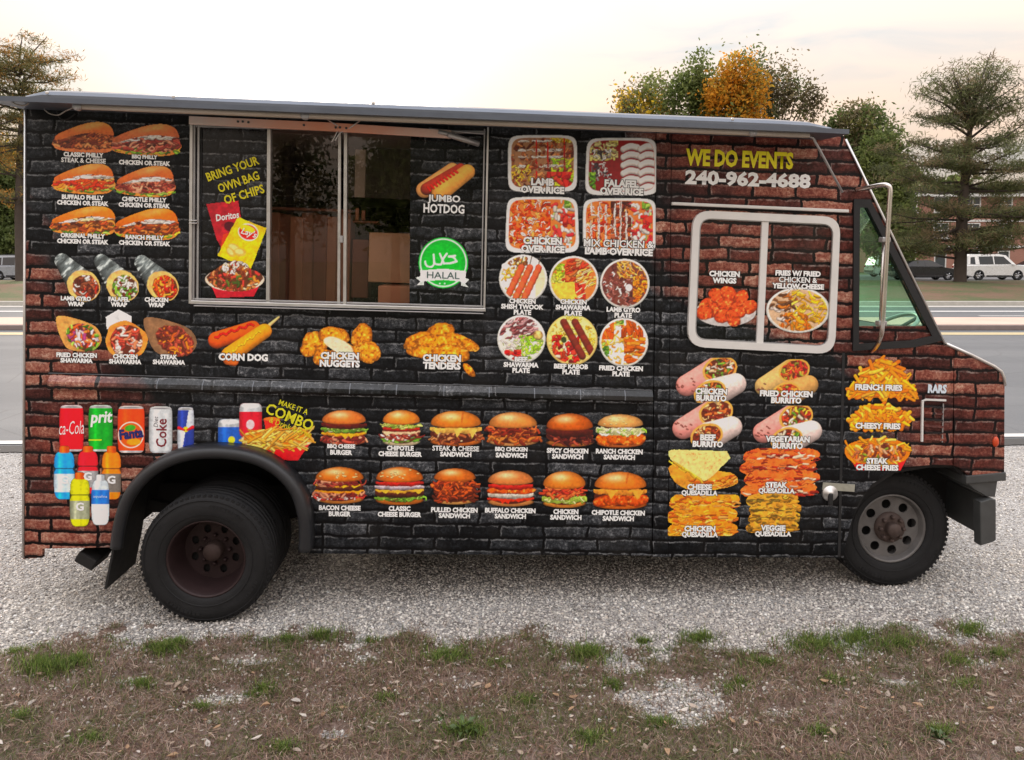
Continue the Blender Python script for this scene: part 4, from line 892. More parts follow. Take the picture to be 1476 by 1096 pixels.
def t2(P, m):
    P.put(m, (120, 24, 26)); P.strands(zone(P, m, 0, 0, .45, .4), 60, 8, 2, [(224, 206, 120), (200, 190, 130), (236, 222, 160)], (0, 180), 2); P.strands(zone(P, m, .08, .2, .36, .75), 60, 7, 1.5, [(210, 205, 205), (60, 50, 54), (150, 140, 140), (235, 230, 228)], (0, 180), 2)
    P.strands(zone(P, m, 0, .6, .14, 1), 18, 7, 2.2, GREEN, (0, 180), 2)
    for i in range(6):
        for x in (.62, .86): P.stroke(*P.u(x-.09, .20+i*.14), *P.u(x+.09, .17+i*.14), 5.2, 5.2, (236, 224, 218), m, bend=-2.6); P.stroke(*P.u(x-.08, .26+i*.14), *P.u(x+.08, .24+i*.14), 1.4, 1.4, (120, 20, 26), m, bend=-2)
def t3(P, m, dark=False):
    P.put(m, (226, 120, 60)); P.strands(zone(P, m, 0, 0, .62, 1), 170, 9, 2.3, HOT+[(244, 120, 70)], (0, 180), 2); P.strands(zone(P, m, 0, 0, .62, .95), 60, 6, 1.1, WHITE, (0, 180), 2)
    P.strands(zone(P, m, .62, 0, 1, 1), 60, 8, 2.6, WHITE*2+[(206, 60, 60), (180, 40, 50), (170, 190, 120)], (0, 180), 2); P.strands(zone(P, m, .80, .05, .95, .2), 8, 6, 3, GREEN, (0, 180), 1); P.strands(zone(P, m, .78, .3, .95, .55), 8, 7, 3.2, RED, (0, 180), 1)
def t4(P, m):
    t3(P, m); P.strands(zone(P, m, .38, .05, .66, .9), 70, 9, 2.4, BEEF, (0, 180), 2)
    for x in (.1, .2, .3, .42, .5, .58): P.strands(zone(P, m, x, .05, x+.03, .85), 16, 10, 1.1, WHITE, (75, 105), 1)
tray('printed tray of lamb over rice', 732, 195, 832, 277, 41, t1, [('LAMB', 782, 262.5), ('OVER RICE', 782, 274)])
tray('printed tray of falafel over rice', 844, 199, 948, 282, 42, t2, [('FALAFEL', 896, 265), ('OVER RICE', 896, 276.3)], .03)
tray('printed tray of chicken over rice', 729, 284, 834, 365, 43, t3, [('CHICKEN', 782, 347.5), ('OVER RICE', 782.5, 359.2)], .03)
tray('printed tray of chicken and lamb over rice', 840, 286, 946, 366, 44, t4, [('MIX CHICKEN &', 892, 351.5), ('LAMB OVER RICE', 892, 363)])
# ---- round plates
def dish(label, cx, cy, r, seed, fn, cap, ry=None, rim=(226, 224, 216)):
    ry = ry or r; P = Pic(cx-r, cy-ry, cx+r, cy+ry, seed); m = P.ell(cx, cy, r, ry); q = P.q(cx, cy, r, ry); P.put(m, rim, .78+.3*np.clip((1-q)*8, 0, 1)-.12*(P.Y-cy)/r); m2 = P.ell(cx, cy, r*.91, ry*.91); fn(P, m2)
    o = picture(label, P); caption(o, cap, 7.0, cond=.97); return o
def d1(P, m):
    P.strands(zone(P, m, 0, 0, .6, 1), 110, 5, 1.3, RICE+[(214, 120, 50)], (0, 180), 1); P.put(zone(P, m, .75, .3, 1, 1), (226, 206, 170)); P.strands(zone(P, m, .2, 0, .6, .3), 26, 6, 1.6, [(150, 90, 50), (120, 70, 40)], (0, 180), 1)
    P.put(P.ell(*P.u(.13, .24), 5.5, 4.5), (225, 225, 228)); P.put(P.ell(*P.u(.45, .3), 5.5, 5), (190, 200, 70)); P.put(P.ell(*P.u(.45, .3), 3.6, 3.2), (226, 226, 130))
    for x in (.34, .52, .70):
        P.stroke(*P.u(x+.12, .2), *P.u(x+.16, .04), .7, .7, (90, 80, 70))
        for i in range(6): P.stroke(*P.u(x+.12-i*.055, .27+i*.115), *P.u(x+.10-i*.055, .34+i*.115), 4.8, 4.6, (216-8*(i % 2), 92+10*(i % 2), 62), m, lit=.7)
def d2(P, m):
    P.put(m, (214, 120, 60)); P.strands(zone(P, m, .25, 0, 1, .55), 70, 11, 2.2, [(206, 84, 44), (226, 128, 66), (180, 60, 40), (240, 190, 130)], (-60, 0), 2); P.strands(zone(P, m, 0, .15, .32, .55), 40, 7, 2, [(190, 205, 60), (216, 214, 110), (150, 180, 50)], (0, 180), 2)
    P.put(m*P.poly([(.02, .56), (.5, .52), (.6, 1.0), (.1, .95)]), (238, 186, 78), .85+.3*vnoise(P.X, P.Y, 5, 2)); P.strands(zone(P, m, .52, .55, .75, .95), 14, 8, 2.6, RED, (60, 120), 1)
    P.strands(zone(P, m, .55, .25, 1, .85), 24, 14, 1.3, [(250, 226, 170), (244, 190, 90)], (-40, -15), 2)
def d3(P, m):
    P.put(m, (110, 60, 50)); P.strands(zone(P, m, 0, .05, .65, 1), 110, 6, 1.6, [(120, 60, 56), (232, 226, 220), (90, 44, 44), (200, 190, 180), (160, 100, 90)], (0, 180), 2); P.strands(zone(P, m, .35, 0, 1, .4), 50, 9, 1.4, [(240, 170, 70), (226, 130, 50), (244, 200, 120)], (0, 180), 2)
    P.strands(zone(P, m, .66, .35, 1, .9), 60, 5, 1.7, [(240, 140, 40), (228, 110, 34), (246, 170, 60)], (0, 180), 1); P.put(P.ell(*P.u(.58, .58), 5, 5), (226, 226, 236))
def d4(P, m):
    P.put(m, (226, 214, 200)); P.strands(zone(P, m, .02, .05, .85, .5), 80, 10, 2.1, [(150, 84, 84), (112, 56, 58), (196, 150, 150), (228, 206, 206), (90, 44, 46)], (-40, 0), 2); P.strands(zone(P, m, .4, .42, 1, .95), 80, 7, 1.5, [(170, 205, 60), (140, 186, 50), (206, 222, 120)], (0, 180), 2)
    P.strands(zone(P, m, .05, .5, .5, .75), 40, 4, 1.2, WHITE+[(200, 210, 150)], (0, 180), 1); P.strands(zone(P, m, .15, .72, .5, 1), 12, 9, 3, RED, (-30, 30), 1); P.fried(*P.u(.84, .42), 7, 6.5, 0, (226, 190, 120))
def d5(P, m):
    P.strands(m, 190, 5, 1.2, RICE, (0, 180), 1); P.strands(zone(P, m, .1, .4, .65, .95), 50, 8, 2.8, RED+[(200, 70, 40), (240, 220, 190), (120, 30, 30)], (0, 180), 2); P.put(P.ell(*P.u(.34, .5), 4, 4.5), (50, 60, 30))
    for x in (.34, .56):
        for i in range(7): P.stroke(*P.u(x+i*.055, .16+i*.1), *P.u(x+.03+i*.055, .22+i*.1), 5.4, 5.2, (112+14*(i % 2), 46, 34), m, lit=.6)
def d6(P, m):
    P.strands(m, 120, 6, 1.5, [(240, 180, 60), (236, 150, 40), (248, 206, 110)], (0, 180), 1); P.strands(zone(P, m, .02, .02, .3, .45), 22, 12, 2.4, [(226, 90, 30), (240, 120, 40)], (60, 110), 1); P.strands(zone(P, m, .45, .02, .9, .42), 30, 13, 2.8, [(206, 96, 24), (232, 130, 36), (180, 76, 20)], (60, 110), 1)
    P.strands(zone(P, m, .5, .4, .95, .95), 40, 11, 3, [(226, 112, 30), (240, 140, 50), (200, 90, 24)], (-20, 20), 1); P.strands(zone(P, m, .3, 0, .5, .14), 8, 6, 2, GREEN, (0, 180), 1); P.strands(zone(P, m, 0, .5, .2, .9), 12, 6, 2, GREEN, (0, 180), 1)
dish('printed plate of chicken skewers', 754, 402, 35, 51, d1, [('CHICKEN', 753, 434.3), ('SHISH TWOOK', 753, 442.3), ('PLATE', 753, 450.3)])
dish('printed plate of sliced chicken', 827, 405, 36, 52, d2, [('CHICKEN', 826.5, 435.3), ('SHAWARMA', 826, 443.5), ('PLATE', 826, 451.6)])
dish('printed plate of lamb gyro', 900.5, 409, 36, 53, d3, [('LAMB GYRO', 898.5, 446.6), ('PLATE', 898, 454.6)])
dish('printed plate of sliced beef', 751.5, 489, 35, 54, d4, [('BEEF', 751, 518), ('SHAWARMA', 751, 526), ('PLATE', 751, 534)])
dish('printed plate of beef kebabs', 824.5, 490, 37, 55, d5, [('BEEF KABOB', 823, 528.3), ('PLATE', 823, 536.2)], rim=(232, 206, 130))
dish('printed plate of fried chicken', 899, 493.5, 35.5, 56, d6, [('FRIED CHICKEN', 895, 531), ('PLATE', 895, 539)])
# ---- burgers and sandwiches
def burger(label, x0, y0, x1, y1, seed, top, layers, bot, cap, sesame=0, hx=-.2, crack=False, bw=.46, th=.30):
    P = Pic(x0, y0, x1, y1, seed); cx = (x0+x1)/2; w, h = P.w, P.h
    yb = y0+h*.86; P.dome(cx, yb, w*bw*.95, h*.10, bot, 1.3, 0)
    n = len(layers); ya = y0+h*(th+.08); step = (yb-ya)/max(n, 1)
    P.put(P.ell(cx, (ya+yb)/2, w*bw*.95, (yb-ya)*.62), (70, 28, 18))
    for i, (kind, pal) in reversed(list(enumerate(layers))):
        y = ya+step*(i+.5); hw = w*(bw-.01)
        if kind == 'strand': P.strands(P.ell(cx, y, hw, step*.75, 0, .12, 4), 46, 12, 2.1, pal, (-50, 50), 3, hold=False)
        elif kind == 'fried':
            for t in (-.6, -.2, .25, .65): P.fried(cx+t*hw, y+P.r.uniform(-1, 1), hw*.42, step*.72, P.r.uniform(-12, 12), pal[0])
        elif kind == 'frill':
            P.band(cx, y, hw*1.02, step*.42, pal[0], 2.4, seed+i, .3); P.strands(P.ell(cx, y, hw*1.02, step*.55), 26, 8, 1.6, pal, (-50, 50), 3, hold=False)
        elif kind == 'melt':
            P.band(cx, y-step*.1, hw*.98, step*.34, pal[0], 1.6, seed+i, .3)
            for t in P.r.uniform(-.75, .75, 3): P.put(P.poly([(cx+t*hw-7, y-step*.2), (cx+t*hw+7, y-step*.2), (cx+t*hw+P.r.uniform(-3, 3), y+step*P.r.uniform(.5, 1.1))], False), pal[0], .9+.2*vnoise(P.X, P.Y, 5, 1))
        else: P.band(cx, y, hw*P.r.uniform(.93, 1.0), step*.55, pal[0], 1.2, seed+i, .55)
    P.dome(cx, y0+h*th, w*bw*.93, h*th, top, .34, hx, sesame)
    if crack: P.put(P.ell(cx+w*.12, y0+h*.16, 1.6, h*.16, 10)*.5, (150, 70, 20))
    o = picture(label, P); caption(o, cap, 7.0, cond=.92)
LET, TOM, CHE, BAC = [(124, 166, 60), (160, 190, 90), (92, 134, 44)], [(206, 44, 34)], [(240, 166, 40)], [(130, 40, 34), (176, 74, 60), (104, 30, 26), (206, 140, 110)]
PAT = [(82, 36, 24)]; ONI = [(226, 206, 214)]
burger('printed cheese burger with lettuce and bacon', 459, 591, 533, 643, 61, (214, 118, 50), [('flat', [(104, 26, 18)]), ('frill', LET+[(220, 226, 180)]), ('melt', CHE), ('strand', BAC)], (196, 96, 60), two('BBQ CHEESE', 'BURGER', 492, 643.7, 8.4))
burger('printed cheese burger with tomato and pickles', 544, 591, 613, 644, 62, (222, 130, 46), [('frill', [(150, 170, 70), (206, 210, 120)]), ('flat', TOM), ('melt', [(238, 190, 150)]), ('strand', BAC+[(230, 220, 210)]), ('frill', LET)], (226, 206, 170), two('CHIPOTLE', 'CHEESE BURGER', 577, 646, 8.4), bw=.42)
burger('printed steak and cheese sandwich on round bun', 617, 592, 697, 644, 63, (216, 124, 40), [('melt', [(232, 180, 90)]), ('strand', MEAT+[(222, 190, 150)])], (204, 110, 40), two('STEAK & CHEESE', 'SANDWICH', 657, 646.5, 8.3), crack=True, bw=.49, th=.36)
burger('printed barbecue chicken sandwich', 698, 594, 781, 644, 64, (212, 134, 66), [('strand', [(120, 36, 22), (160, 60, 34), (90, 28, 20), (190, 100, 50)]), ('strand', [(130, 44, 26), (180, 90, 40), (206, 130, 60)])], (222, 160, 100), two('BBQ CHICKEN', 'SANDWICH', 737, 648, 8.2), bw=.45, th=.35)
burger('printed dark spicy chicken sandwich', 781, 596, 861, 645, 65, (190, 90, 24), [('flat', [(96, 32, 22)]), ('strand', [(84, 26, 22), (110, 40, 30), (60, 20, 18), (150, 70, 50)])], (182, 110, 50), two('SPICY CHICKEN', 'SANDWICH', 818, 649.8, 8.2), bw=.45, th=.38)
burger('printed fried chicken sandwich with ranch', 857, 597, 931, 646, 66, (222, 160, 92), [('frill', [(220, 220, 160), (150, 190, 70), (236, 230, 200)]), ('fried', [(230, 100, 24)])], (206, 110, 50), two('RANCH CHICKEN', 'SANDWICH', 892.5, 650.8, 8.2), sesame=10, bw=.48)
burger('printed bacon cheese burger', 449, 673, 530, 727, 67, (206, 112, 34), [('strand', BAC), ('melt', CHE), ('flat', PAT), ('melt', [(242, 150, 30)]), ('strand', BAC), ('frill', [(200, 60, 50), (226, 200, 190)])], (206, 130, 60), two('BACON CHEESE', 'BURGER', 490, 732, 8.6), sesame=16)
burger('printed cheese burger with onion and lettuce', 535, 673, 617, 729, 68, (204, 108, 34), [('flat', TOM), ('flat', ONI), ('melt', [(230, 170, 60)]), ('flat', PAT), ('frill', LET+[(80, 70, 30)])], (196, 110, 40), two('CLASSIC', 'CHEESE BURGER', 576, 733, 8.4), sesame=18, bw=.45)
burger('printed pulled chicken sandwich', 620, 675, 691, 728, 69, (196, 102, 34), [('strand', [(176, 70, 30), (206, 100, 44), (130, 46, 24)]), ('strand', [(120, 50, 26), (196, 84, 36), (90, 34, 20)]), ('strand', [(150, 60, 30), (84, 34, 20)])], (226, 166, 96), two('PULLED CHICKEN', 'SANDWICH', 655, 735, 8.2), bw=.46, th=.27)
burger('printed buffalo chicken sandwich', 699, 678, 773, 731, 70, (206, 124, 66), [('flat', TOM), ('fried', [(230, 90, 28)]), ('flat', [(236, 226, 210)]), ('melt', [(200, 50, 24)])], (210, 140, 80), two('BUFFALO CHICKEN', 'SANDWICH', 735.5, 735.8, 8.2), bw=.48)
burger('printed chicken sandwich with lettuce', 776, 679, 851, 733, 71, (216, 124, 44), [('strand', [(196, 70, 40), (220, 110, 60), (160, 50, 34)]), ('frill', [(170, 190, 80), (220, 220, 150)])], (220, 140, 60), two('CHICKEN', 'SANDWICH', 815.5, 737.5, 8.2), bw=.44, th=.36)
burger('printed chipotle chicken sandwich', 852, 680, 936, 735, 72, (216, 118, 40), [('melt', [(232, 150, 60)]), ('fried', [(214, 82, 24)])], (216, 110, 36), two('CHIPOTLE CHICKEN', 'SANDWICH', 891, 739, 8.4), crack=True, bw=.48, th=.36)
# ---- burritos and quesadillas
def burrito(label, x0, y0, x1, y1, seed, pal, cap, skin=(226, 150, 140), skin2=(226, 204, 196)):
    P = Pic(x0, y0, x1, y1, seed)
    for (a, b, c, d, r, sk, ex, ey, er) in ((.18, .62, .56, .28, .19, skin, .60, .24, 1), (.80, .58, .52, .80, .19, skin2, .48, .80, .95)):
        P.stroke(*P.u(a, b), *P.u(c, d), r*P.w*.72, r*P.w*.98, sk, lit=.7, edge=.6)
        k_ = P.A.copy(); n = vnoise(P.X, P.Y, 4, seed % 6, 2); 
        mx_, my_ = P.u(ex, ey); m = P.ell(mx_, my_, r*P.w*1.18*er, r*P.w*.88*er, -18, .03); P.put(m, (226, 160, 80)); m2 = P.ell(mx_, my_, r*P.w*1.02*er, r*P.w*.72*er, -18, .06); P.put(m2, (90, 40, 24)); P.strands(m2, 50, 8, 2, pal, (0, 180), 2)
    for _ in range(9): x, y = P.u(P.r.uniform(.05, .3), P.r.uniform(.45, .75)); P.stroke(x, y, x+2, y+1, 1.0, .8, (120, 66, 56), np.clip(P.A, 0, 1))
    o = picture(label, P); caption(o, cap, 8.6, cond=.95)
burrito('printed chicken burrito', 969, 518, 1083, 579, 81, [(206, 110, 50), (230, 190, 150), (90, 60, 40), (120, 160, 60), (240, 226, 210)], two('CHICKEN', 'BURRITO', 1025, 564.3, 9.6))
burrito('printed fried chicken burrito', 1083, 520, 1186, 580, 82, [(190, 90, 40), (226, 140, 60), (206, 60, 50), (150, 150, 60)], two('FRIED CHICKEN', 'BURRITO', 1133, 567.6, 9.6), (206, 170, 110), (196, 150, 90))
burrito('printed beef burrito', 964, 580, 1077, 641, 83, [(140, 56, 34), (226, 170, 110), (110, 40, 28), (206, 100, 50), (240, 200, 140)], two('BEEF', 'BURRITO', 1020, 630.6, 9.6))
burrito('printed vegetarian burrito', 1080, 587, 1192, 646, 84, [(206, 70, 44), (240, 190, 70), (110, 150, 50), (150, 60, 40), (240, 226, 200)], two('VEGETARIAN', 'BURRITO', 1135, 633, 9.6))
P = Pic(961, 648, 1063, 707, 85); n = vnoise(P.X, P.Y, 8, 3); n2 = vnoise(P.X, P.Y, 2.5, 5)
P.put(P.spoly([(.02, .45), (.3, .3), (.7, .5), (.95, .6), (.98, .85), (.6, 1.0), (.2, .92)], 1), (220, 150, 56), .7+.5*n); P.strands(P.spoly([(.3, .75), (.7, .7), (.96, .62), (.96, .85), (.6, .95)]), 30, 12, 2, CHIX+[(180, 90, 30)], (-30, 10), 2)
P.put(P.poly([(.0, .05), (.08, .0), (.85, .03), (.9, .22), (.6, .72), (.52, .78), (.05, .25)], True, 1), (238, 200, 128), .86+.25*n); P.put(P.poly([(.02, .1), (.85, .05), (.6, .7)]), (190, 120, 50), 1, np.clip((n2-.66)*5, 0, .6)); P.strands(P.poly([(.04, .2), (.55, .78), (.5, .84), (.02, .3)]), 14, 14, 1.8, [(246, 196, 70)], (30, 50), 1)
caption(picture('printed folded cheese quesadilla', P), two('CHEESE', 'QUESADILLA', 1008, 702, 9), 8.2, cond=.97)
def stack(label, x0, y0, x1, y1, seed, n, pal, skin, cap):
    P = Pic(x0, y0, x1, y1, seed)
    for i in range(n):
        y = .14+.74*i/max(1, n-1); d = P.r.uniform(-.04, .04)
        q_ = 1.55 if n < 4 else 1.15; m = P.spoly([(.04+d, y-.05*q_), (.3, y-.16*q_), (.9+d, y-.13*q_), (.98+d, y+.02), (.7, y+.15*q_), (.1+d, y+.14*q_)], 1.5); P.put(m, skin, .66+.6*vnoise(P.X, P.Y, 5, i % 6)); P.strands(m, 26, 10, 1.5, pal, (-20, 20), 2); P.strands(P.spoly([(.03+d, y), (.5, y-.03), (.98+d, y), (.9+d, y+.12*q_), (.2, y+.14*q_)]), 44, 12, 2, pal, (-14, 14), 2)
    o = picture(label, P); caption(o, cap, 8.2, cond=.97)
stack('printed steak quesadilla slices', 1068, 648, 1181, 714, 86, 4, [(170, 50, 30), (206, 80, 40), (130, 34, 26), (240, 200, 170), (226, 120, 60)], (224, 112, 50), two('STEAK', 'QUESADILLA', 1119, 699, 9))
stack('printed chicken quesadilla slices', 962, 715, 1066, 771, 87, 3, CHIX+[(246, 170, 60)], (238, 150, 46), two('CHICKEN', 'QUESADILLA', 1008.5, 762, 9))
stack('printed stacked vegetable quesadilla', 1075, 713, 1153, 766, 88, 4, [(196, 140, 50), (140, 100, 40), (226, 170, 70), (110, 90, 40)], (222, 156, 60), two('VEGGIE', 'QUESADILLA', 1114, 761, 9))
# ---- fries on the cowl
def fries(P, m, n, pal=FRY, ang=(-70, 70), ln=26, r=2.7): P.put(m, (206, 116, 20)); P.strands(m, n, ln, r, pal, ang, 1, .5, hold=False)
P = Pic(1215, 513, 1327, 577, 91); OF = [(250, 150, 14), (255, 172, 40), (236, 126, 8), (255, 190, 70)]
fries(P, P.spoly([(.06, .88), (.2, .5), (.36, .2), (.46, .06), (.6, .1), (.78, .36), (.86, .62), (.95, .9), (.5, .95)]), 120, OF); caption(picture('printed pile of french fries', P), [('FRENCH FRIES', 1266, 558.6)], 8.4)
P = Pic(1217, 578, 1321, 630, 92); fries(P, P.spoly([(.08, .72), (.12, .45), (.3, .2), (.55, .12), (.82, .3), (.94, .55), (.75, .72), (.4, .78)]), 110, OF, (-60, 60), 15, 3.2); P.strands(P.spoly([(.2, .3), (.8, .25), (.85, .6), (.5, .75), (.15, .6)]), 40, 10, 2.6, [(255, 160, 30), (246, 130, 10)], (0, 180), 3); caption(picture('printed cheese covered fries', P), [('CHEESY FRIES', 1265, 614)], 8.4)
P = Pic(1216, 630, 1313, 679, 93); P.put(P.poly([(.06, .55), (.96, .55), (.84, 1.0), (.2, 1.0)]), (206, 34, 40), .9); fries(P, P.spoly([(.02, .3), (.3, .06), (.7, .04), (.98, .3), (.9, .7), (.5, .8), (.1, .7)]), 60, FRY, (-60, 60), 14, 2.2); P.strands(P.spoly([(.1, .35), (.5, .15), (.9, .35), (.8, .7), (.2, .7)]), 70, 9, 2.2, MEAT+[(232, 190, 150), (236, 110, 30), (130, 150, 50)], (0, 180), 2)
caption(picture('printed red tray of steak fries', P), two('STEAK', 'CHEESE FRIES', 1264, 664.5, 9.4), 8.0)
text('RARS', 1350.5, 560.5, 13, 27, (214, 226, 236), name='lettering')
# ---- cab window pictures
P = Pic(1002, 407, 1090, 472, 94); P.put(P.ell(*P.u(.5, .66), 44, 21), (226, 220, 216), .9-.2*(P.Y-440)/40); 
for a in ((.2, .5), (.35, .3), (.55, .25), (.75, .35), (.88, .55), (.3, .62), (.5, .5), (.7, .62), (.45, .75), (.62, .8), (.15, .68)): P.fried(*P.u(*a), 13, 10, P.r.uniform(-60, 60), (232, 84, 40), .1)
caption(picture('printed plate of chicken wings on the cab window', P, -.0065, CW), two('CHICKEN', 'WINGS', 1044, 395, 9.6), 8.0, -.0065)
def dfr(P, m):
    P.put(m, (190, 160, 130)); P.strands(zone(P, m, 0, 0, .5, 1), 50, 12, 2.4, [(150, 96, 50), (206, 190, 180), (190, 110, 40), (110, 70, 44)], (-40, 40), 2); P.strands(zone(P, m, .4, .05, 1, 1), 70, 14, 1.7, [(226, 180, 40), (206, 150, 30), (240, 206, 90)], (-60, 60), 3); P.strands(zone(P, m, .2, .55, .7, .95), 20, 10, 2.6, [(224, 140, 30), (190, 100, 24)], (0, 180), 2)
o = dish('printed plate of fries with chicken and cheese on the cab window', 1149, 447, 46, 95, dfr, [], 33); o.parent = CW; o.location = (0, -.010, 0)
caption(o, [('FRIES W/ FRIED', 1149, 394.3), ('CHICKEN &', 1149, 403.6), ('YELLOW CHEESE', 1149, 412.8)], 7.6)
text('WE DO EVENTS', 1066, 229.5, 25, 155, (252, 236, 14), name='lettering', bold=.045); text('240-962-4688', 1078, 258.7, 22, 181, (250, 250, 248), name='lettering', bold=.045)
# ---- serving window prints
PO = .012
text('BRING YOUR', 335.5, 243.5, 13, 79, (228, 214, 20), 21, 0, PO, SW, 'lettering', .025); text('OWN BAG', 344, 262.5, 13, 62, (228, 214, 20), 21, 0, PO, SW, 'lettering', .025); text('OF CHIPS', 352, 280.5, 13, 60, (228, 214, 20), 19, 0, PO, SW, 'lettering', .025)
P = Pic(294, 286, 386, 390, 96); n = vnoise(P.X, P.Y, 9, 3)
P.put(P.poly([(297, 294), (344, 289), (352, 340), (322, 362), (312, 345)], False), (158, 30, 42), .75+.5*n); P.put(P.poly([(322, 338), (350, 330), (340, 360), (318, 358)], False), (196, 60, 30), .7+.5*n); P.put(P.ell(332, 327, 9, 7, 20), (70, 14, 26))
b2 = P.poly([(343, 313), (385, 329), (362, 388), (313, 369)], False, .8); P.put(b2, (240, 190, 16), .80+.36*n); P.put(P.ell(358, 335, 15, 12.5, 18), (250, 236, 214)); P.put(P.ell(358, 335, 13.5, 10.5, 18), (204, 36, 30)); P.put(P.ell(357, 330, 12, 5, 18), (246, 196, 40))
for a in ((338, 358, 10, 6, 30), (346, 364, 9, 6, 10), (333, 364, 8, 5, 50)): P.put(P.ell(*a), (226, 170, 80)); P.put(P.ell(a[0]-1, a[1]-1, a[2]*.7, a[3]*.6, a[4]), (244, 206, 130))
b_ = picture('printed red and yellow bags of chips', P, PO, SW)
text('Doritos', 328, 312, 10, 34, (244, 240, 236), 11, .12, PO, b_, 'lettering', .03); text("Lay's", 359, 337, 12, 23, (248, 246, 240), -16, .25, PO, b_, 'lettering', .02)
P = Pic(295, 376, 382, 430, 97); P.put(P.poly([(.05, .45), (.97, .45), (.82, .96), (.2, 1.0)]), (206, 30, 50), .9-.15*(P.Y-410)/20); P.put(P.ell(*P.u(.5, .5), 43, 17), (226, 200, 180)); m = P.spoly([(.04, .45), (.25, .15), (.5, .02), (.75, .2), (.97, .42), (.8, .75), (.5, .82), (.2, .72)], 1.5); P.put(m, (90, 50, 30)); P.strands(m, 120, 10, 2.2, MEAT+[(190, 60, 50), (80, 100, 40), (230, 200, 160), (206, 130, 50)], (0, 180), 3); P.strands(P.ell(*P.u(.5, .18), 20, 10), 20, 8, 1.6, WHITE, (0, 180), 3)
picture('printed red tray of loaded chips', P, PO, SW)
P = Pic(600, 235, 684, 289, 98); P.stroke(*P.u(.14, .72), *P.u(.62, .18), 12, 10, (226, 160, 96), lit=.5); P.stroke(*P.u(.18, .70), *P.u(.76, .16), 9, 8, (150, 50, 34), lit=.8); P.stroke(*P.u(.42, .78), *P.u(.88, .24), 13, 11, (232, 160, 80), lit=.5, edge=.6)
for i in range(9): P.stroke(*P.u(.20+i*.058, .66-i*.055), *P.u(.24+i*.058, .74-i*.060), 1.8, 1.8, (214, 34, 26))
h_ = picture('printed hot dog', P, PO+.002, SW); text('JUMBO', 640, 288, 12.5, 47, off=PO+.002, parent=h_, bold=.03); text('HOTDOG', 640, 301.2, 12.5, 59, off=PO+.002, parent=h_, bold=.03)
P = Pic(597, 341, 678, 417, 99); cx, cy = 639, 379
P.put(P.ell(cx, cy, 36, 37), (24, 160, 52)); P.put(np.clip(P.ell(cx, cy, 34, 35)-P.ell(cx, cy, 32, 33), 0, 1), (226, 240, 226)); P.put(P.ell(cx, cy, 28, 28)*((P.Y < 398)), (18, 170, 50))
P.put(P.poly([(598, 400), (612, 397), (612, 412), (600, 412), (606, 406)], False), (196, 202, 198)); P.put(P.poly([(677, 403), (664, 398), (664, 412), (676, 415), (671, 409)], False), (196, 202, 198)); P.put(P.poly([(606, 390), (640, 387.5), (672, 391), (671, 407), (640, 403.5), (606, 406)], False), (226, 232, 228))
for a in ((656, 369, 647, 370, 0), (647, 370, 658, 377, -2.5), (658, 377, 648, 380, 0), (658, 377, 640, 380, -1), (640, 380, 634, 366, 0), (644, 366, 636, 381, 1), (636, 381, 626, 380, -1), (626, 380, 625, 367, 0), (626, 380, 616, 384, -3), (616, 384, 613, 377, -1)): P.stroke(*a[:4], 1.5, 1.3, (248, 250, 248), None, 0, 1, a[4])
for x in (634, 641): P.put(P.ell(x, 409, 1.2, 1.2), (240, 250, 240))
hb = picture('printed round green badge with ribbon', P, PO+.002, SW); text('HALAL', 639, 397, 9.5, 47, (70, 100, 96), 0, 0, PO+.002, hb, 'lettering', .004)
# ---- cans, bottles, combo
def cyl(P, x0, x1, col, y0, y1, n=9.0): 
    m, q = P.rr(x0, y0, x1, y1, n); t = (P.X-(x0+x1)/2)/((x1-x0)/2); sh = .62+.42*np.sqrt(np.clip(1-t*t, 0, 1))+.22*np.exp(-((t+.45)/.16)**2)-.12*np.exp(-((t-.1)/.2)**2); P.put(m, col, sh); return m, sh
def can(label, x0, y0, x1, y1, col, seed, extra=None):
    P = Pic(x0, y0, x1, y1, seed); m, sh = cyl(P, x0, x1, col, y0, y1, 7); P.put(m*((P.Y < y0+4)), (176, 178, 180), sh); P.put(m*(P.Y > y1-3.5), (170, 172, 174), sh)
    P.put(P.ell((x0+x1)/2, y0+2.4, (x1-x0)*.42, 2.0), (206, 206, 204)); P.put(P.ell((x0+x1)/2, y0+2.8, (x1-x0)*.36, 1.2), (120, 120, 122))
    if extra: extra(P, m, sh)
    return picture(label, P)
c1 = can('printed red soft drink can', 86, 584, 121, 651, (214, 16, 36), 101); text('ca-Cola', 103.5, 616.5, 19, 36, (246, 240, 240), 4, .35, 0, c1, 'lettering', -.004)
c2 = can('printed green soft drink can', 128, 584, 163, 651, (16, 150, 40), 102, lambda P, m, sh: P.put(m*(np.abs(P.Y-634) < .9)*(P.X < 147), (190, 220, 40))); text('prit', 146.5, 604, 22, 33, (244, 250, 244), 4, .2, 0, c2, 'lettering', .03)
def fx(P, m, sh):
    P.put(P.ell(189, 627, 18.5, 19)*m, (246, 230, 220)); P.put(P.ell(189, 627, 17, 17.5)*m, (240, 84, 20)); P.put(P.ell(193, 637, 10, 5), (250, 150, 30)); P.put(P.ell(188, 617, 8, 4.5, -10), (60, 150, 40))
c3 = can('printed orange soft drink can', 170, 585, 209, 653, (240, 74, 22), 103, fx); text('Fanta', 189.5, 625, 15, 35, (24, 36, 110), 8, .05, 0, c3, 'lettering', .05)
c4 = can('printed silver soft drink can', 215, 586, 249, 653, (196, 200, 202), 104); text('Coke', 233, 624, 15, 42, (130, 16, 36), 90, 0, 0, c4, 'lettering', .015); text('Diet', 225, 608, 6, 16, (120, 120, 126), 90, .2, 0, c4, 'lettering', .0)
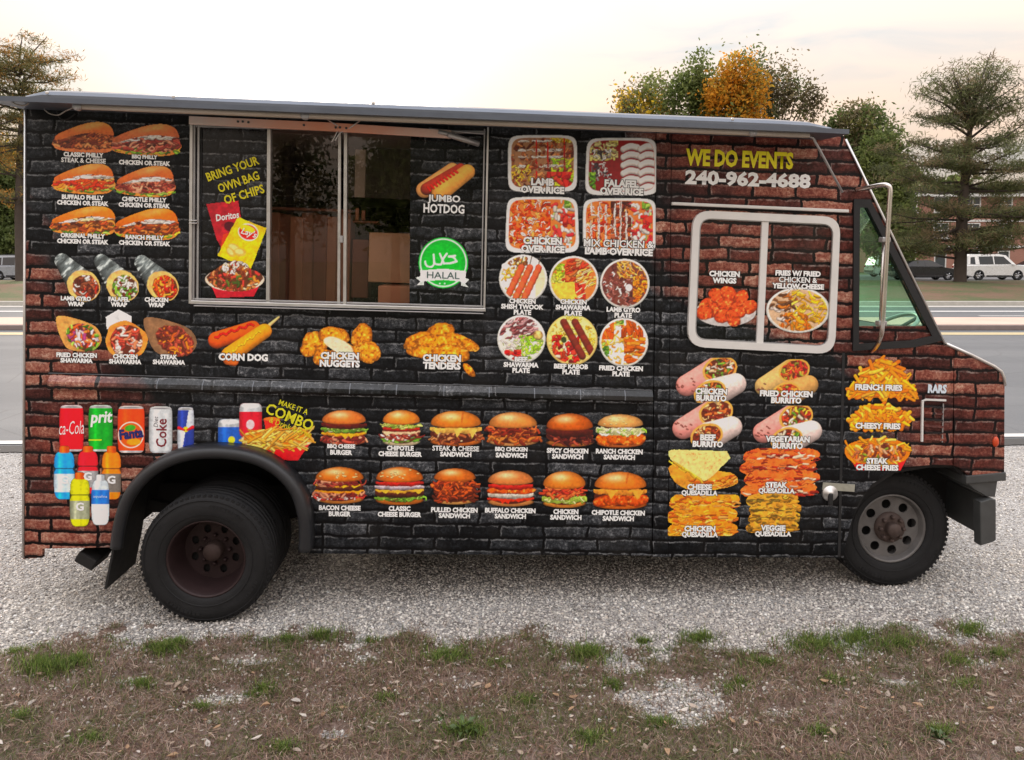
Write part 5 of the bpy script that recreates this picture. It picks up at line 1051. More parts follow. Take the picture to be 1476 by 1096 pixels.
def rb(P, m, sh):
    P.put(m*(((P.X-268+(P.Y-618)*.16)*(P.Y-618)) < 0)*(P.Y > 591), (200, 206, 214), sh)
    P.put(P.ell(268, 619, 4, 4), (240, 190, 30)); P.stroke(258, 617, 266, 620, 2.6, 1.2, (196, 24, 40)); P.stroke(278, 616, 270, 620, 2.6, 1.2, (196, 24, 40))
can('printed slim blue and silver can', 256, 587, 280, 650, (38, 56, 134), 105, rb)
def bottle(label, x0, y0, x1, y1, col, seed, capc, lab=True, letter='G', water=False):
    P = Pic(x0, y0, x1, y1, seed); h = y1-y0; cx = (x0+x1)/2; w = x1-x0
    m, sh = cyl(P, x0, x1, col, y0+h*.10, y1, 4.4)
    P.put(m*(np.abs(P.X-cx) > w*.5-1.3*np.exp(-((P.Y-y0-h*.43)/(h*.05))**2)*2)*.6, (20, 14, 12))
    P.put(m*(np.abs(P.Y-(y0+h*.42)) < .8)*.5, (20, 20, 20)); P.put(P.rr(cx-w*.25, y0, cx+w*.25, y0+h*.13, 6)[0], capc, .7+.5*np.exp(-((P.X-cx+2)/3)**2))
    if water: P.put(m*((P.Y > y0+h*.30)&(P.Y < y0+h*.58)), (38, 110, 190), sh); P.put(m*(P.Y > y0+h*.58)*.4, (250, 250, 250))
    elif lab: P.put(m*((P.Y > y0+h*.52)&(P.Y < y0+h*.86)), lab, sh)
    o = picture(label, P)
    if letter: text(letter, cx, y0+h*.63, 12, 12, (248, 248, 248), 0, 0, 0, o, 'lettering', .04)
    return o
OR = (240, 96, 20)
bottle('printed blue sports drink bottle', 78, 643, 108, 720, (34, 150, 214), 111, OR, (196, 214, 226)); bottle('printed red sports drink bottle', 112, 643, 142, 712, (206, 26, 44), 112, OR, (150, 150, 152)); bottle('printed orange sports drink bottle', 147, 643, 175, 720, (246, 130, 20), 113, OR, (112, 106, 100))
bottle('printed yellow sports drink bottle', 101, 681, 130, 759, (206, 206, 30), 114, OR, (150, 154, 130)); bw_ = bottle('printed clear water bottle with blue label', 132, 684, 158, 757, (196, 206, 212), 115, (220, 226, 232), None, None, True); text('aquafina', 145, 716, 5, 20, (220, 236, 248), 0, 0, 0, bw_, 'lettering', .0)
P = Pic(313, 579, 456, 668, 116)
m, sh = cyl(P, 314, 349, (34, 86, 168), 604, 656, 6); P.put(m*(P.Y < 616), (170, 174, 176), sh); P.put(P.ell(331.5, 608, 14, 4), (206, 208, 208)); P.put(m*(P.Y > 640)*(P.X > 334), (60, 150, 70), sh); P.put(P.ell(334, 634, 5, 5), (236, 210, 60)); P.put(m*P.ell(328, 650, 12, 6), (196, 226, 90))
m, sh = cyl(P, 345, 378, (190, 24, 44), 581, 630, 6); P.put(m*(P.Y < 594), (186, 190, 192), sh); P.put(P.ell(361.5, 585, 13, 4), (214, 216, 216)); P.put(P.ell(361, 612, 6, 7)*.8, (240, 226, 226))
P.put(P.poly([(380, 604), (404, 604), (400, 626), (384, 626)], False), (196, 40, 30), 1); P.put(P.ell(392, 604, 12, 3), (226, 110, 40))
P.put(P.poly([(347, 634), (452, 632), (430, 664), (368, 664)], False, .6), (214, 26, 36), .95-.2*(P.Y-648)/16); P.put(P.ell(400, 634, 53, 13), (238, 200, 150)); fries(P, P.spoly([(352, 636), (360, 622), (400, 618), (440, 620), (449, 632), (430, 644), (400, 648), (370, 645)], unit=False), 90, [(236, 178, 70), (224, 150, 50), (246, 204, 110)], (-50, 50), 28, 1.9)
cb = picture('printed combo meal with drinks and red tray of fries', P)
text('MAKE IT A', 423.5, 587, 8, 44, (228, 222, 30), -19, 0, -.002, cb, 'lettering', .01); text('COMBO', 418, 601, 16, 72, (228, 222, 30), -21, 0, -.002, cb, 'lettering', .02); text('& Drink & Fries', 419, 616, 8, 64, (228, 222, 30), -20, 0, -.002, cb, 'lettering', .0)
flush_text()
# ------------------------------------------------------------------ parked cars
M_cglass = mat('car_window_glass', (.012, .014, .016), .08, 0, .1, 4, 0, .7)
M_ctyre = mat('car_tyre', (.014, .014, .014), .8, 0, .3, 10)
M_calloy = mat('car_alloy', (.45, .45, .46), .35, .8, .15, 10)
M_ctrim = mat('car_black_trim', (.02, .02, .021), .5, 0, .2, 8)
M_tail = mat('tail_lamp_red', (.30, .015, .012), .2, 0, .1)
M_head = mat('head_lamp', (.6, .62, .62), .12, .2, .1)
def paint(name, c): return mat(name, c, .28, .25, .06, 3, 0, .5, .6)
def car(name, x, y, m, label, spec, rz=0.0):
    """x forward, lengths in metres; spec: length, width, height, belt height, wheel x's and radius, cabin outline"""
    Ln, Wd, H, belt, wr, wx, lower, cabin, wins, rack = spec
    root = empty(name, (x, y, LOTZ), rz); tag(root, label, 'car', 'cars in the lot across the road')
    def arcpts(cx): return [(cx+ (wr+.06)*math.cos(math.radians(a)), wr*.98+(wr+.06)*math.sin(math.radians(a))) for a in range(-20, 201, 20)]
    bot = [(Ln-.12, .28)] + arcpts(wx[1]) + arcpts(wx[0]) + [(.12, .30)]
    out_ = lower + bot
    body = prism('body', out_, -Wd/2, Wd/2, m, root, .07, 3)
    for p in body.data.polygons: p.use_smooth = False
    # cabin: tapered towards the roof
    bm = bmesh.new(); zs = [p[1] for p in cabin]; zb, zt = min(zs), max(zs); tap = lambda z: Wd/2-.05-.17*(z-zb)/(zt-zb)
    A = [bm.verts.new((px, -tap(pz), pz)) for px, pz in cabin]; B = [bm.verts.new((px, tap(pz), pz)) for px, pz in cabin]; nn = len(cabin)
    f1 = bm.faces.new(A); f2 = bm.faces.new(B[::-1])
    for i in range(nn): bm.faces.new((A[(i+1) % nn], A[i], B[i], B[(i+1) % nn]))
    bmesh.ops.bevel(bm, geom=list(set(f1.edges)|set(f2.edges)), offset=.045, segments=2, affect='EDGES', clamp_overlap=True)
    obj('cabin', bm_mesh(bm), m, root)
    for poly in wins:
        for s in (-1, 1):
            bm = bmesh.new(); a = [bm.verts.new((px, s*(tap(pz)+.008), pz)) for px, pz in poly]; b = [bm.verts.new((px, s*(tap(pz)-.03), pz)) for px, pz in poly]; q = len(poly)
            bm.faces.new(a if s < 0 else a[::-1]); bm.faces.new(b[::-1] if s < 0 else b)
            for i in range(q): bm.faces.new((a[i], b[i], b[(i+1) % q], a[(i+1) % q]))
            obj('window', bm_mesh(bm), M_cglass, root)
    # windscreens: the sloping front and rear edges of the cabin
    def screen(pa, pb, sgn):
        (xa, za), (xb, zb_) = pa, pb; bm = bmesh.new(); v = []
        for t in (.10, .90):
            px, pz = xa+(xb-xa)*t, za+(zb_-za)*t; w = tap(pz)-.07; v.append([(px+sgn*.012, -w, pz+.006), (px+sgn*.012, w, pz+.006)])
        q = [bm.verts.new(c) for c in (v[0][0], v[0][1], v[1][1], v[1][0])]; r = [bm.verts.new((c.co.x-sgn*.04, c.co.y, c.co.z)) for c in q]
        bm.faces.new(q); bm.faces.new(r[::-1])
        for i in range(4): bm.faces.new((q[i], r[i], r[(i+1) % 4], q[(i+1) % 4]))
        obj('windscreen', bm_mesh(bm), M_cglass, root)
    screen(cabin[0], cabin[1], -1); screen(cabin[-1], cabin[-2], 1)
    for cx in wx:
        for s in (-1, 1):
            w = lathe('wheel', [(wr, -.02), (wr, .16), (wr-.02, .18), (wr*.66, .19), (wr*.64, .0), (wr*.66, -.035), (wr-.02, -.03)], M_ctyre, root, 24, closed=True); w.location = (cx, s*(Wd/2-.16) if s > 0 else -Wd/2+.02, wr)
            if s > 0: w.location = (cx, Wd/2-.18, wr)
            bm = bmesh.new()
            for a in range(0, 360, 72):
                c, d = math.cos(math.radians(a)), math.sin(math.radians(a)); bm_tube(bm, [(0, -.01 if s < 0 else .17, 0), (c*wr*.62, -.02 if s < 0 else .18, d*wr*.62)], [.05, .035], 5)
            obj('rim', bm_mesh(bm), M_calloy, w)
    for s in (-1, 1):
        box('tail_lamp', (.06, s*(Wd/2-.14), belt-.12), (.10, .22, .2), M_tail, root, .02); box('head_lamp', (Ln-.10, s*(Wd/2-.2), belt-.22), (.16, .3, .13), M_head, root, .03)
        box('mirror', (cabin[-1][0]-.30, s*(Wd/2+.06), belt+.05), (.13, .16, .11), m, root, .03)
        box('sill_trim', (Ln/2, s*(Wd/2-.02), .30), (wx[1]-wx[0]-2*wr-.2, .05, .12), M_ctrim, root, .01)
        for dx in ((wx[0]+wx[1])/2+.45, (wx[0]+wx[1])/2-.45): box('door_handle', (dx-.2, s*(Wd/2+.005), belt-.10), (.2, .03, .03), m, root, .008)
    box('bumper', (.05, 0, .48), (.12, Wd-.2, .26), M_ctrim, root, .04); box('bumper', (Ln-.06, 0, .46), (.12, Wd-.2, .24), M_ctrim, root, .04)
    if rack:
        for s in (-1, 1): tube('roof_rail', [(cabin[1][0]+.25, s*.58, H-.02), (cabin[1][0]+.4, s*.58, H+.05), (cabin[-2][0]-.25, s*.58, H+.05), (cabin[-2][0]-.1, s*.58, H-.03)], .02, M_ctrim, root, 6)
    return root
SUV = (4.55, 1.85, 1.78, 1.02, .36, (.82, 3.60), [(0, .34), (.03, .95), (.12, 1.04), (3.25, 1.04), (4.25, .98), (4.50, .84), (4.55, .5)], [(.10, 1.03), (.34, 1.70), (.75, 1.78), (2.1, 1.78), (2.65, 1.70), (3.40, 1.03)],
       [[(.38, 1.10), (.50, 1.58), (.95, 1.62), (.98, 1.08)], [(1.06, 1.08), (1.04, 1.63), (1.90, 1.65), (1.95, 1.08)], [(2.03, 1.08), (1.99, 1.65), (2.50, 1.62), (3.02, 1.10)]], True)
BOXY = (4.7, 1.9, 1.86, 1.08, .37, (.92, 3.70), [(0, .36), (.02, 1.02), (.08, 1.10), (3.5, 1.10), (4.45, 1.04), (4.66, .88), (4.70, .5)], [(.06, 1.09), (.16, 1.74), (.40, 1.86), (2.5, 1.86), (2.95, 1.78), (3.62, 1.09)],
       [[(.30, 1.16), (.36, 1.64), (.66, 1.68), (.68, 1.14)], [(.98, 1.14), (.94, 1.70), (1.95, 1.72), (1.98, 1.14)], [(2.06, 1.14), (2.04, 1.72), (2.74, 1.70), (3.28, 1.16)]], True)
SEDAN = (4.75, 1.83, 1.44, .92, .33, (.98, 3.75), [(0, .34), (.02, .86), (.10, .96), (1.0, .95), (3.5, .92), (4.5, .78), (4.72, .62), (4.75, .45)], [(.55, .94), (1.35, 1.38), (1.75, 1.44), (2.3, 1.44), (2.7, 1.38), (3.55, .92)],
         [[(1.05, 1.0), (1.42, 1.30), (2.02, 1.36), (2.05, .98)], [(2.13, .98), (2.10, 1.36), (2.62, 1.30), (3.15, .98)]], False)
CD = 56.0
def cx_at(px, d): return (px-738)/FPX*d
car('parked_suv', cx_at(-6, CD), CD, paint('silver_car_paint', (.34, .36, .39)), 'silver grey suv parked behind the rear end of the food truck', SUV)
car('parked_suv', cx_at(1382, CD), CD, paint('white_car_paint', (.78, .78, .77)), 'boxy white suv parked to the right of the pine trunk', BOXY)
car('parked_sedan', cx_at(1281, CD), CD-.2, paint('black_car_paint', (.012, .013, .018)), 'black sedan parked across the road before the brick building', SEDAN)
car('parked_hatchback', cx_at(1252, 64), 64, paint('pale_car_paint', (.70, .71, .70)), 'pale car parked behind the black sedan', SUV)
car('parked_sedan', cx_at(1462, 66), 66, paint('grey_car_paint', (.50, .52, .55)), 'light grey car parked beyond the bonnet of the white suv', SEDAN)
# ------------------------------------------------------------------ brick apartment houses
def brick_small():
    k = NT('house_brick'); co = k.n('ShaderNodeTexCoord').outputs['Object']; s = k.n('ShaderNodeSeparateXYZ', {0: co}); v = k.n('ShaderNodeCombineXYZ', {0: s.outputs['X'], 1: s.outputs['Z'], 2: 0.0}).outputs[0]
    b = k.n('ShaderNodeTexBrick', {'Vector': v, 'Color1': (.30, .115, .08, 1), 'Color2': (.40, .17, .12, 1), 'Mortar': (.42, .34, .29, 1), 'Scale': 1.0, 'Mortar Size': .008, 'Brick Width': .22, 'Row Height': .075})
    c = k.mix(k.noise(.8, 4, co), b.outputs[0], (.36, .17, .125, 1)); k.bsdf(Base_Color=c, Roughness=.9); return k.m
M_hbrick = brick_small(); M_hwhite = mat('white_trim', (.72, .71, .68), .6, 0, .08, 3); M_hpane = mat('dark_window_pane', (.06, .07, .08), .1, 0, .3, 1, 0, .6); M_hroof = mat('shingle_roof', (.10, .085, .08), .9, 0, .3, 4, .3)
M_siding = mat('pale_siding', (.52, .50, .46), .8, 0, .1, 2)
def house(name, label, x0, x1, y, H, m, floors, nw, doors=()):
    root = empty(name, ((x0+x1)/2, y, LOTZ)); tag(root, label, 'building'); w = (x1-x0); dp = 10.0; fh = H/floors
    cols = [-w/2+w*(i+.5)/nw for i in range(nw)]; holes = []; ops = []
    for f in range(floors):
        for i, c in enumerate(cols):
            if f == 0 and i in doors: a, b, lo, hi = c-.6, c+.6, .05, 2.3
            else: a, b, lo, hi = c-.75, c+.75, f*fh+.95, f*fh+2.45
            holes.append([(a, lo), (a, hi), (b, hi), (b, lo)]); ops.append((a, b, lo, hi, f == 0 and i in doors))
    wall = plate('wall', [(-w/2, 0), (w/2, 0), (w/2, H), (-w/2, H)], holes, 0, .3, m, root)
    box('side_wall', (0, dp/2+.3, H/2), (w, dp-.02, H-.01), m, root)
    for a, b, lo, hi, dr in ops:
        f = plate('door' if dr else 'window', [(a, lo), (b, lo), (b, hi), (a, hi)], [[(a+.10, lo+.10), (b-.10, lo+.10), (b-.10, hi-.10), (a+.10, hi-.10)]], -.04, .10, M_hwhite, root)
        plate('pane', [(a+.1, lo+.1), (b-.1, lo+.1), (b-.1, hi-.1), (a+.1, hi-.1)], [], .06, .09, M_hpane, f)
        if not dr:
            box('glazing_bar', ((a+b)/2, .04, (lo+hi)/2), (.07, .05, hi-lo-.2), M_hwhite, f); box('glazing_bar', ((a+b)/2, .035, (lo+hi)/2), (b-a-.2, .05, .07), M_hwhite, f); box('sill', ((a+b)/2, -.08, lo-.06), (b-a+.2, .2, .1), M_hwhite, f)
    for f in range(1, floors): box('string_course', (0, -.03, f*fh+.1), (w, .1, .22), M_hwhite, root)
    r = prism('roof', [(-w/2-.5, H+.02), (w/2+.5, H+.02), (w/2-.6, H+.9), (-w/2+.6, H+.9)], -.6, dp+.8, M_hroof, root); box('fascia', (0, -.55, H+.02), (w+1, .14, .28), M_hwhite, r)
    return root
bx = lambda px, d: (px-738)/FPX*d
house('brick_apartment_house', 'red brick apartment house with white windows behind the big pine', bx(1286, 76), bx(1560, 76), 76, 7.7, M_hbrick, 3, 6, (1, 3))
house('pale_apartment_house', 'pale sided apartment house behind the silver suv', bx(-190, 80), bx(66, 80), 80, 8.4, M_siding, 3, 6, (2,))
# ------------------------------------------------------------------ trees
M_bark = mat('tree_bark', (.085, .068, .058), .95, 0, .35, 3, .6, .2, 0, 9); M_leaf = col_mat('tree_foliage', .65, .55, .2)
def leaf_mesh(C, size, colr, up=0.0, asp=.55, rng=RNG):
    """one small four-cornered leaf per centre"""
    n = len(C); a = rng.normal(size=(n, 3)); a[:, 2] += up; a /= np.linalg.norm(a, axis=1, keepdims=True); b = rng.normal(size=(n, 3)); b -= a*(a*b).sum(1, keepdims=True); b /= np.linalg.norm(b, axis=1, keepdims=True)
    s = size*rng.uniform(.6, 1.3, (n, 1)); A = a*s; B = b*s*asp
    V = np.stack([C-A, C+B*.8-A*.1, C+A, C-B*.8-A*.1], 1).reshape(-1, 3); F = np.arange(4*n).reshape(n, 4); me = mesh_np('leaves', V, F); set_col(me, np.repeat(colr, 4, 0)); return me
def crown_cols(n, C, pal, wts, rng): 
    pal = np.array(pal); i = rng.choice(len(pal), n, p=np.array(wts)/sum(wts)); return pal[i]*rng.uniform(.7, 1.35, (n, 1))
def tree(name, label, px, ytop, d, lobes, nl, size, pal, wts, trunk_r=.22, z0=None, tint=None, seed=0, group=None, spire=.0, clus=.55):
    """lobes: (dx px, y px, rx px, ry px) ellipses of crown in the photograph at distance d"""
    rng = np.random.default_rng(300+seed); nl = int(nl*1.8); mpp = d/FPX; z0 = LOTZ-.05 if z0 is None else z0; bx_ = (px-738)*mpp
    root = empty(name, (bx_, d, z0)); tag(root, label, 'tree', group)
    tot = sum(rx*ry for _, _, rx, ry in lobes); Cs = []; Co = []; tips = []
    for dx, yp, rx, ry in lobes:
        c = np.array([dx*mpp, 0, CAMH-(yp-YH)*mpp-z0]); R = np.array([rx*mpp, .8*rx*mpp, ry*mpp]); k = max(6, int(nl*rx*ry/tot/55))
        v = rng.normal(size=(k, 3)); v /= np.linalg.norm(v, axis=1, keepdims=True); r = rng.uniform(.25, 1.0, (k, 1))**.55; t = c+v*r*R; tips.append(t[:: max(1, k//5)])
        for p in t:
            n = int(55*rng.uniform(.5, 1.5)); q = rng.normal(size=(n, 3))*np.array([clus, clus, clus*(1+spire)])*rng.uniform(.6, 1.2); q[:, 2] += spire*np.abs(rng.normal(size=n))*clus*.8; Cs.append(p+q)
            base = crown_cols(1, None, pal, wts, rng) if tint is None else tint(p, c, R, rng)
            Co.append(np.repeat(base, n, 0)*rng.uniform(.75, 1.3, (n, 1)))
    C = np.concatenate(Cs); ok = C[:, 2] > .3; C = C[ok]; Co = np.concatenate(Co)[ok]
    obj('crown', leaf_mesh(C, size, Co, .2, .6, rng), M_leaf, root)
    bm = bmesh.new(); top = max(CAMH-(yp-YH)*mpp-z0 for _, yp, _, _ in lobes); fork = top*.42
    bm_tube(bm, [(0, 0, -.2), (.05, 0, fork*.5), (0, .05, fork), (.1, 0, top*.8), (.05, 0, top)], [trunk_r*1.25, trunk_r, trunk_r*.85, trunk_r*.4, .04], 8)
    for t in np.concatenate(tips):
        h = fork*rng.uniform(.7, 1.3); mid = np.array([t[0]*.45, t[1]*.45, h+(t[2]-h)*.55]); bm_tube(bm, [(0, 0, min(h, top*.7)), tuple(mid), tuple(t)], [trunk_r*.38, trunk_r*.22, .02], 5)
    obj('trunk', bm_mesh(bm), M_bark, root); return root
G1, G2, G3 = (.135, .175, .055), (.20, .235, .075), (.105, .135, .048); YL, ORG, BRN = (.66, .45, .04), (.62, .29, .03), (.20, .165, .09)
def t_yel(p, c, R, r): return np.array([YL if (p[2] < c[2]+.1*R[2] and r.random() < .55) else (BRN if r.random() < .4 else G2)])
def t_or(p, c, R, r): return np.array([ORG if r.random() < .62 else ((.50, .33, .05) if r.random() < .55 else G2)])
tree('yellowing_tree', 'small yellowing tree furthest left above the awning', 930, 105, 68, [(-22, 150, 20, 20), (12, 140, 22, 26), (-34, 168, 18, 14), (0, 175, 44, 25), (0, 220, 46, 40), (0, 290, 44, 45)], 6500, .19, [G2, BRN, YL], [3, 3, 2], .2, tint=t_yel, seed=1, group='trees showing above the awning', spire=.35, clus=.5)
tree('green_tree', 'green upright tree left of the orange tree above the awning', 1003, 88, 66, [(2, 114, 22, 24), (-14, 142, 30, 24), (12, 146, 26, 26), (0, 210, 44, 50), (0, 295, 42, 45)], 8000, .19, [G1, G2, (.16, .20, .06)], [4, 3, 1], .22, seed=2, group='trees showing above the awning', spire=.35, clus=.5)
tree('orange_tree', 'tree with bright orange autumn leaves above the awning', 1058, 85, 64, [(6, 116, 28, 30), (-16, 150, 34, 26), (14, 146, 30, 28), (0, 200, 40, 50), (0, 290, 42, 48)], 9000, .19, [ORG, YL, BRN], [5, 1, 1], .22, tint=t_or, seed=3, group='trees showing above the awning', spire=.3, clus=.5)
tree('brown_tree', 'sparse brown green tree right of the orange tree', 1108, 95, 67, [(-18, 118, 20, 32), (12, 132, 30, 30), (38, 146, 32, 22), (54, 158, 24, 16), (-6, 160, 36, 26), (0, 215, 50, 50), (0, 300, 46, 45)], 6500, .17, [BRN, G3, (.13, .11, .06)], [4, 2, 2], .22, seed=4, group='trees showing above the awning', spire=.4, clus=.5)
tree('round_tree', 'round crowned green tree above the cab beside the awning end', 1232, 150, 62, [(6, 190, 46, 36), (-20, 200, 34, 28), (30, 215, 34, 32), (0, 250, 56, 40), (20, 300, 50, 45)], 9500, .17, [G3, G1, BRN, (.16, .15, .05)], [3, 3, 2, 1], .24, seed=5, clus=.45)
tree('bright_green_tree', 'bright green low tree between the cab and the pine', 1275, 180, 58, [(-8, 222, 30, 32), (4, 262, 38, 30), (0, 310, 42, 40), (10, 350, 44, 30)], 8000, .17, [G2, (.17, .21, .06), G1], [4, 2, 3], .2, seed=6, clus=.45)
tree('yellow_topped_tree', 'green tree with yellow top beside the truck rear edge', 10, 200, 62, [(-6, 225, 24, 18), (6, 262, 40, 26), (-10, 305, 46, 30), (10, 345, 44, 26)], 9000, .17, [G1, G3, G2], [3, 3, 2], .22, tint=lambda p, c, R, r: np.array([(YL if r.random() < .75 else ORG) if (CAMH-(p[2]+LOTZ)) < -(370-243)*62/FPX+0 else [G1, G3, G2][r.integers(3)]]), seed=7, clus=.45)
def pine(name, label, px, d, ytop, ybase, xr, nb, seed, layers, lean=0.0, cap_y=None, pal=None, nper=50):
    """whorled limbs with soft layers of needle tufts; layers: (y px, reach px left, reach px right, rise)"""
    rng = np.random.default_rng(600+seed); mpp = d/FPX; zb = CAMH-(ybase-YH)*mpp; H = (ybase-ytop)*mpp
    root = empty(name, ((px-738)*mpp, d, zb)); tag(root, label, 'tree'); bm = bmesh.new()
    bm_tube(bm, [(0, 0, -.3), (0, 0, 0), (.02, 0, H*.3), (.1+lean*.3, 0, H*.6), (.15+lean, .1, H*.86)], [xr*1.5, xr*1.1, xr*.95, xr*.6, .06], 10); C = []; K = []
    pal = pal or [(.13, .145, .06), (.17, .185, .08), (.10, .11, .055), (.22, .17, .095)]
    for yp, rl, rt, rise, cnt in layers:
        z = (ybase-yp)*mpp
        for i in range(cnt):
            a = 2*math.pi*(i+rng.random()*.6)/cnt; rc = (rt if math.cos(a) > 0 else rl)*mpp*(abs(math.cos(a))*.9+.35)*rng.uniform(.75, 1.1); e = np.array([math.cos(a)*rc, math.sin(a)*rc*.85, z+rise*rc+rng.normal()*.55]); b = np.array([lean*z/H, 0, max(.5, z-rc*.12+rng.normal()*.3)]); mid = (b+e)/2+np.array([0, 0, -.05*rc if rise < .4 else .1*rc])
            bm_tube(bm, [tuple(b), tuple(mid), tuple(e)], [xr*.26, xr*.15, .02], 5)
            kk = max(3, int(rc*4.6))
            for t in rng.uniform(.30, 1.04, kk):
                p = b*(1-t)**2+2*mid*t*(1-t)+e*t*t + np.array([rng.normal()*.28, rng.normal()*.28, .10+rng.normal()*.12]); n = int(nper*rng.uniform(.35, 1.15)); q = rng.normal(size=(n, 3))*np.array([.30, .30, .13 if rise < .5 else .24]); C.append(p+q); K.append(np.repeat(np.array([pal[rng.integers(len(pal))]])*rng.uniform(.75, 1.3), n, 0))
    C = np.concatenate(C); K = np.concatenate(K)*rng.uniform(.8, 1.25, (len(C), 1)); obj('crown', leaf_mesh(C, .17, K, .35, .16, rng), M_leaf, root); obj('trunk', bm_mesh(bm), M_bark, root, smooth=False); return root
pine('pine_tree', 'big pine with thick bare lower trunk on the berm before the white suv', 1384, 43.5, 104, 404, .30, 7, 1,
     [(348, 92, 105, -.06, 9), (322, 120, 125, -.03, 11), (294, 112, 125, 0.0, 11), (262, 104, 118, .04, 11), (236, 92, 108, .08, 10), (212, 64, 82, .14, 9), (188, 66, 80, .42, 9), (176, 52, 66, .9, 10), (168, 42, 56, 1.25, 9), (160, 20, 30, 1.8, 6)], lean=.4)
pine('pine_tree', 'open crowned pine rising behind the rear corner of the truck roof', 30, 44.5, 66, 404, .26, 7, 2,
     [(280, 70, 60, .0, 7), (235, 80, 64, .05, 8), (200, 82, 66, .05, 9), (172, 72, 58, .12, 9), (150, 70, 62, .10, 9), (130, 72, 66, .16, 8), (112, 62, 66, .22, 8), (98, 44, 58, .28, 7), (84, 26, 36, .4, 5)], lean=.3, pal=[(.15, .15, .06), (.20, .17, .07), (.12, .12, .055), (.38, .21, .06)], nper=44)
# a far-off wood closing the view beyond the houses
rng = np.random.default_rng(77); n = 46000; X_ = rng.uniform(-150, 160, n); hgt = 9+3*np.sin(X_*.21)+2*np.sin(X_*.67+1); C = np.stack([X_, rng.uniform(112, 122, n), LOTZ+hgt*rng.random(n)**.7], 1)
w = obj('distant_woods', leaf_mesh(C, .75, np.array([G1, G3, BRN])[rng.integers(3, size=n)]*rng.uniform(.6, 1.4, (n, 1)), 0, .7, rng), M_leaf); tag(w, 'far-off mass of trees beyond the apartment houses', 'woods', kind='stuff')

# trees facing the truck across the verge: they show only as reflections in the glass
src = [o for o in bpy.data.objects if o.name in ('green_tree', 'round_tree', 'brown_tree')]
for (x, y), t, lb in zip(((-7.2, -26), (-2.6, -27), (1.6, -26.5)), src, ('leafy tree mirrored in the left glass pane of the serving window', 'leafy tree mirrored in the right glass pane of the serving window', 'leafy tree mirrored in the cab window film')):
    c = copy_tree(t); c.location = (x, y, 0); c.scale = (.85, .85, .85); c['label'] = lb; c['group'] = 'trees mirrored in the windows'
# ------------------------------------------------------------------ loose ground cover
def fbm(x, y, s, seed): return vnoise(x+100, y+100, s, seed, 4)
def verge_edge(x): return 4.03+.24*(fbm(x, x*0+3, .45, 1)-.5)*2+.16*(fbm(x, x*0, 1.6, 2)-.5)*2
bare = [(995, 1012, .33, .20), (905, 965, .12, .06), (1290, 985, .13, .05), (1120, 955, .13, .05), (360, 955, .16, .05), (820, 965, .10, .05), (320, 1010, .2, .06), (660, 990, .12, .05), (180, 985, .14, .04), (1420, 960, .12, .05), (1130, 1030, .12, .06), (480, 1060, .10, .05)]
BG = [(ground(np.array(float(a)), np.array(float(b)))[:2], rx, ry) for a, b, rx, ry in bare]
def soil(X, Y):
    """1 where the verge has soil and grass, 0 where the gravel lies open"""
    m = np.clip((verge_edge(X)+.26*(fbm(X, Y, .22, 3)-.5)*2+.22*(fbm(X, Y, .06, 9)-.5)*2-Y)/.22+.5, 0, 1)
    for c, rx, ry in BG:
        q = np.sqrt(((X-c[0])/rx)**2+((Y-c[1])/ry)**2)+.7*(fbm(X, Y, .16, 4)-.5)*2; m = m*np.clip((q-.9)*2.2+.5, .22, 1)
    return m
def vz(X, Y): return soil(X, Y)*(.016+.03*fbm(X, Y, .35, 5))-.010
k = NT('verge_soil'); co = k.n('ShaderNodeTexCoord').outputs['Object']
f = k.math('ADD', k.math('MULTIPLY', k.noise(5, 6, co, .7), .5), k.math('MULTIPLY', k.noise(60, 5, co, .75), .5))
k.bsdf(Base_Color=k.ramp(f, [(.3, (.075, .048, .038)), (.48, (.20, .14, .115)), (.62, (.36, .29, .25)), (.76, (.54, .49, .45))]), Roughness=.95, Specular_IOR_Level=.2, Normal=k.bump(k.noise(110, 5, co, .8), .8, .012)); M_soil = k.m
sheet('verge', -6, 6, .6, 4.5, 0, M_soil, nx=400, ny=150, zf=vz)
rng = np.random.default_rng(42)
# crushed stone
def stones(n, X, Y, smin, smax, z):
    base = np.array([(1, 0, 0), (-1, 0, 0), (0, 1, 0), (0, -1, 0), (0, 0, 1), (0, 0, -1)], float); tri = np.array([(0, 2, 4), (2, 1, 4), (1, 3, 4), (3, 0, 4), (2, 0, 5), (1, 2, 5), (3, 1, 5), (0, 3, 5)])
    s = (smin+(smax-smin)*rng.random(n)**2.2)[:, None]; sc_ = s*rng.uniform(.55, 1.2, (n, 3))*np.array([1, 1, .62]); a = rng.uniform(0, 6.28, n); V = base[None]*sc_[:, None, :]*rng.uniform(.75, 1.2, (n, 6, 1))+rng.normal(size=(n, 6, 3))*s[:, None]*.12
    tl_ = rng.normal(0, .35, n); ct, st = np.cos(tl_)[:, None], np.sin(tl_)[:, None]; V = np.stack([V[..., 0], V[..., 1]*ct-V[..., 2]*st, V[..., 1]*st+V[..., 2]*ct], -1); ca, sa = np.cos(a)[:, None], np.sin(a)[:, None]
    V = np.stack([V[..., 0]*ca-V[..., 1]*sa+X[:, None], V[..., 0]*sa+V[..., 1]*ca+Y[:, None], V[..., 2]+(z+s[:, 0]*.22)[:, None]], -1)
    F = (np.arange(n)[:, None, None]*6+tri[None]).reshape(-1, 3); return V.reshape(-1, 3), F
n = 158000; t = rng.random(n); Y = np.where(t < .72, rng.uniform(3.3, 5.4, n), rng.uniform(5.2, 8.34, n)); X = rng.uniform(-1, 1, n)*(Y*.70+.9)
keep = rng.random(n) > soil(X, Y)*.90; X, Y = X[keep], Y[keep]; n = len(X); V, F = stones(n, X, Y, .0036, .0135, np.maximum(0, vz(X, Y)))
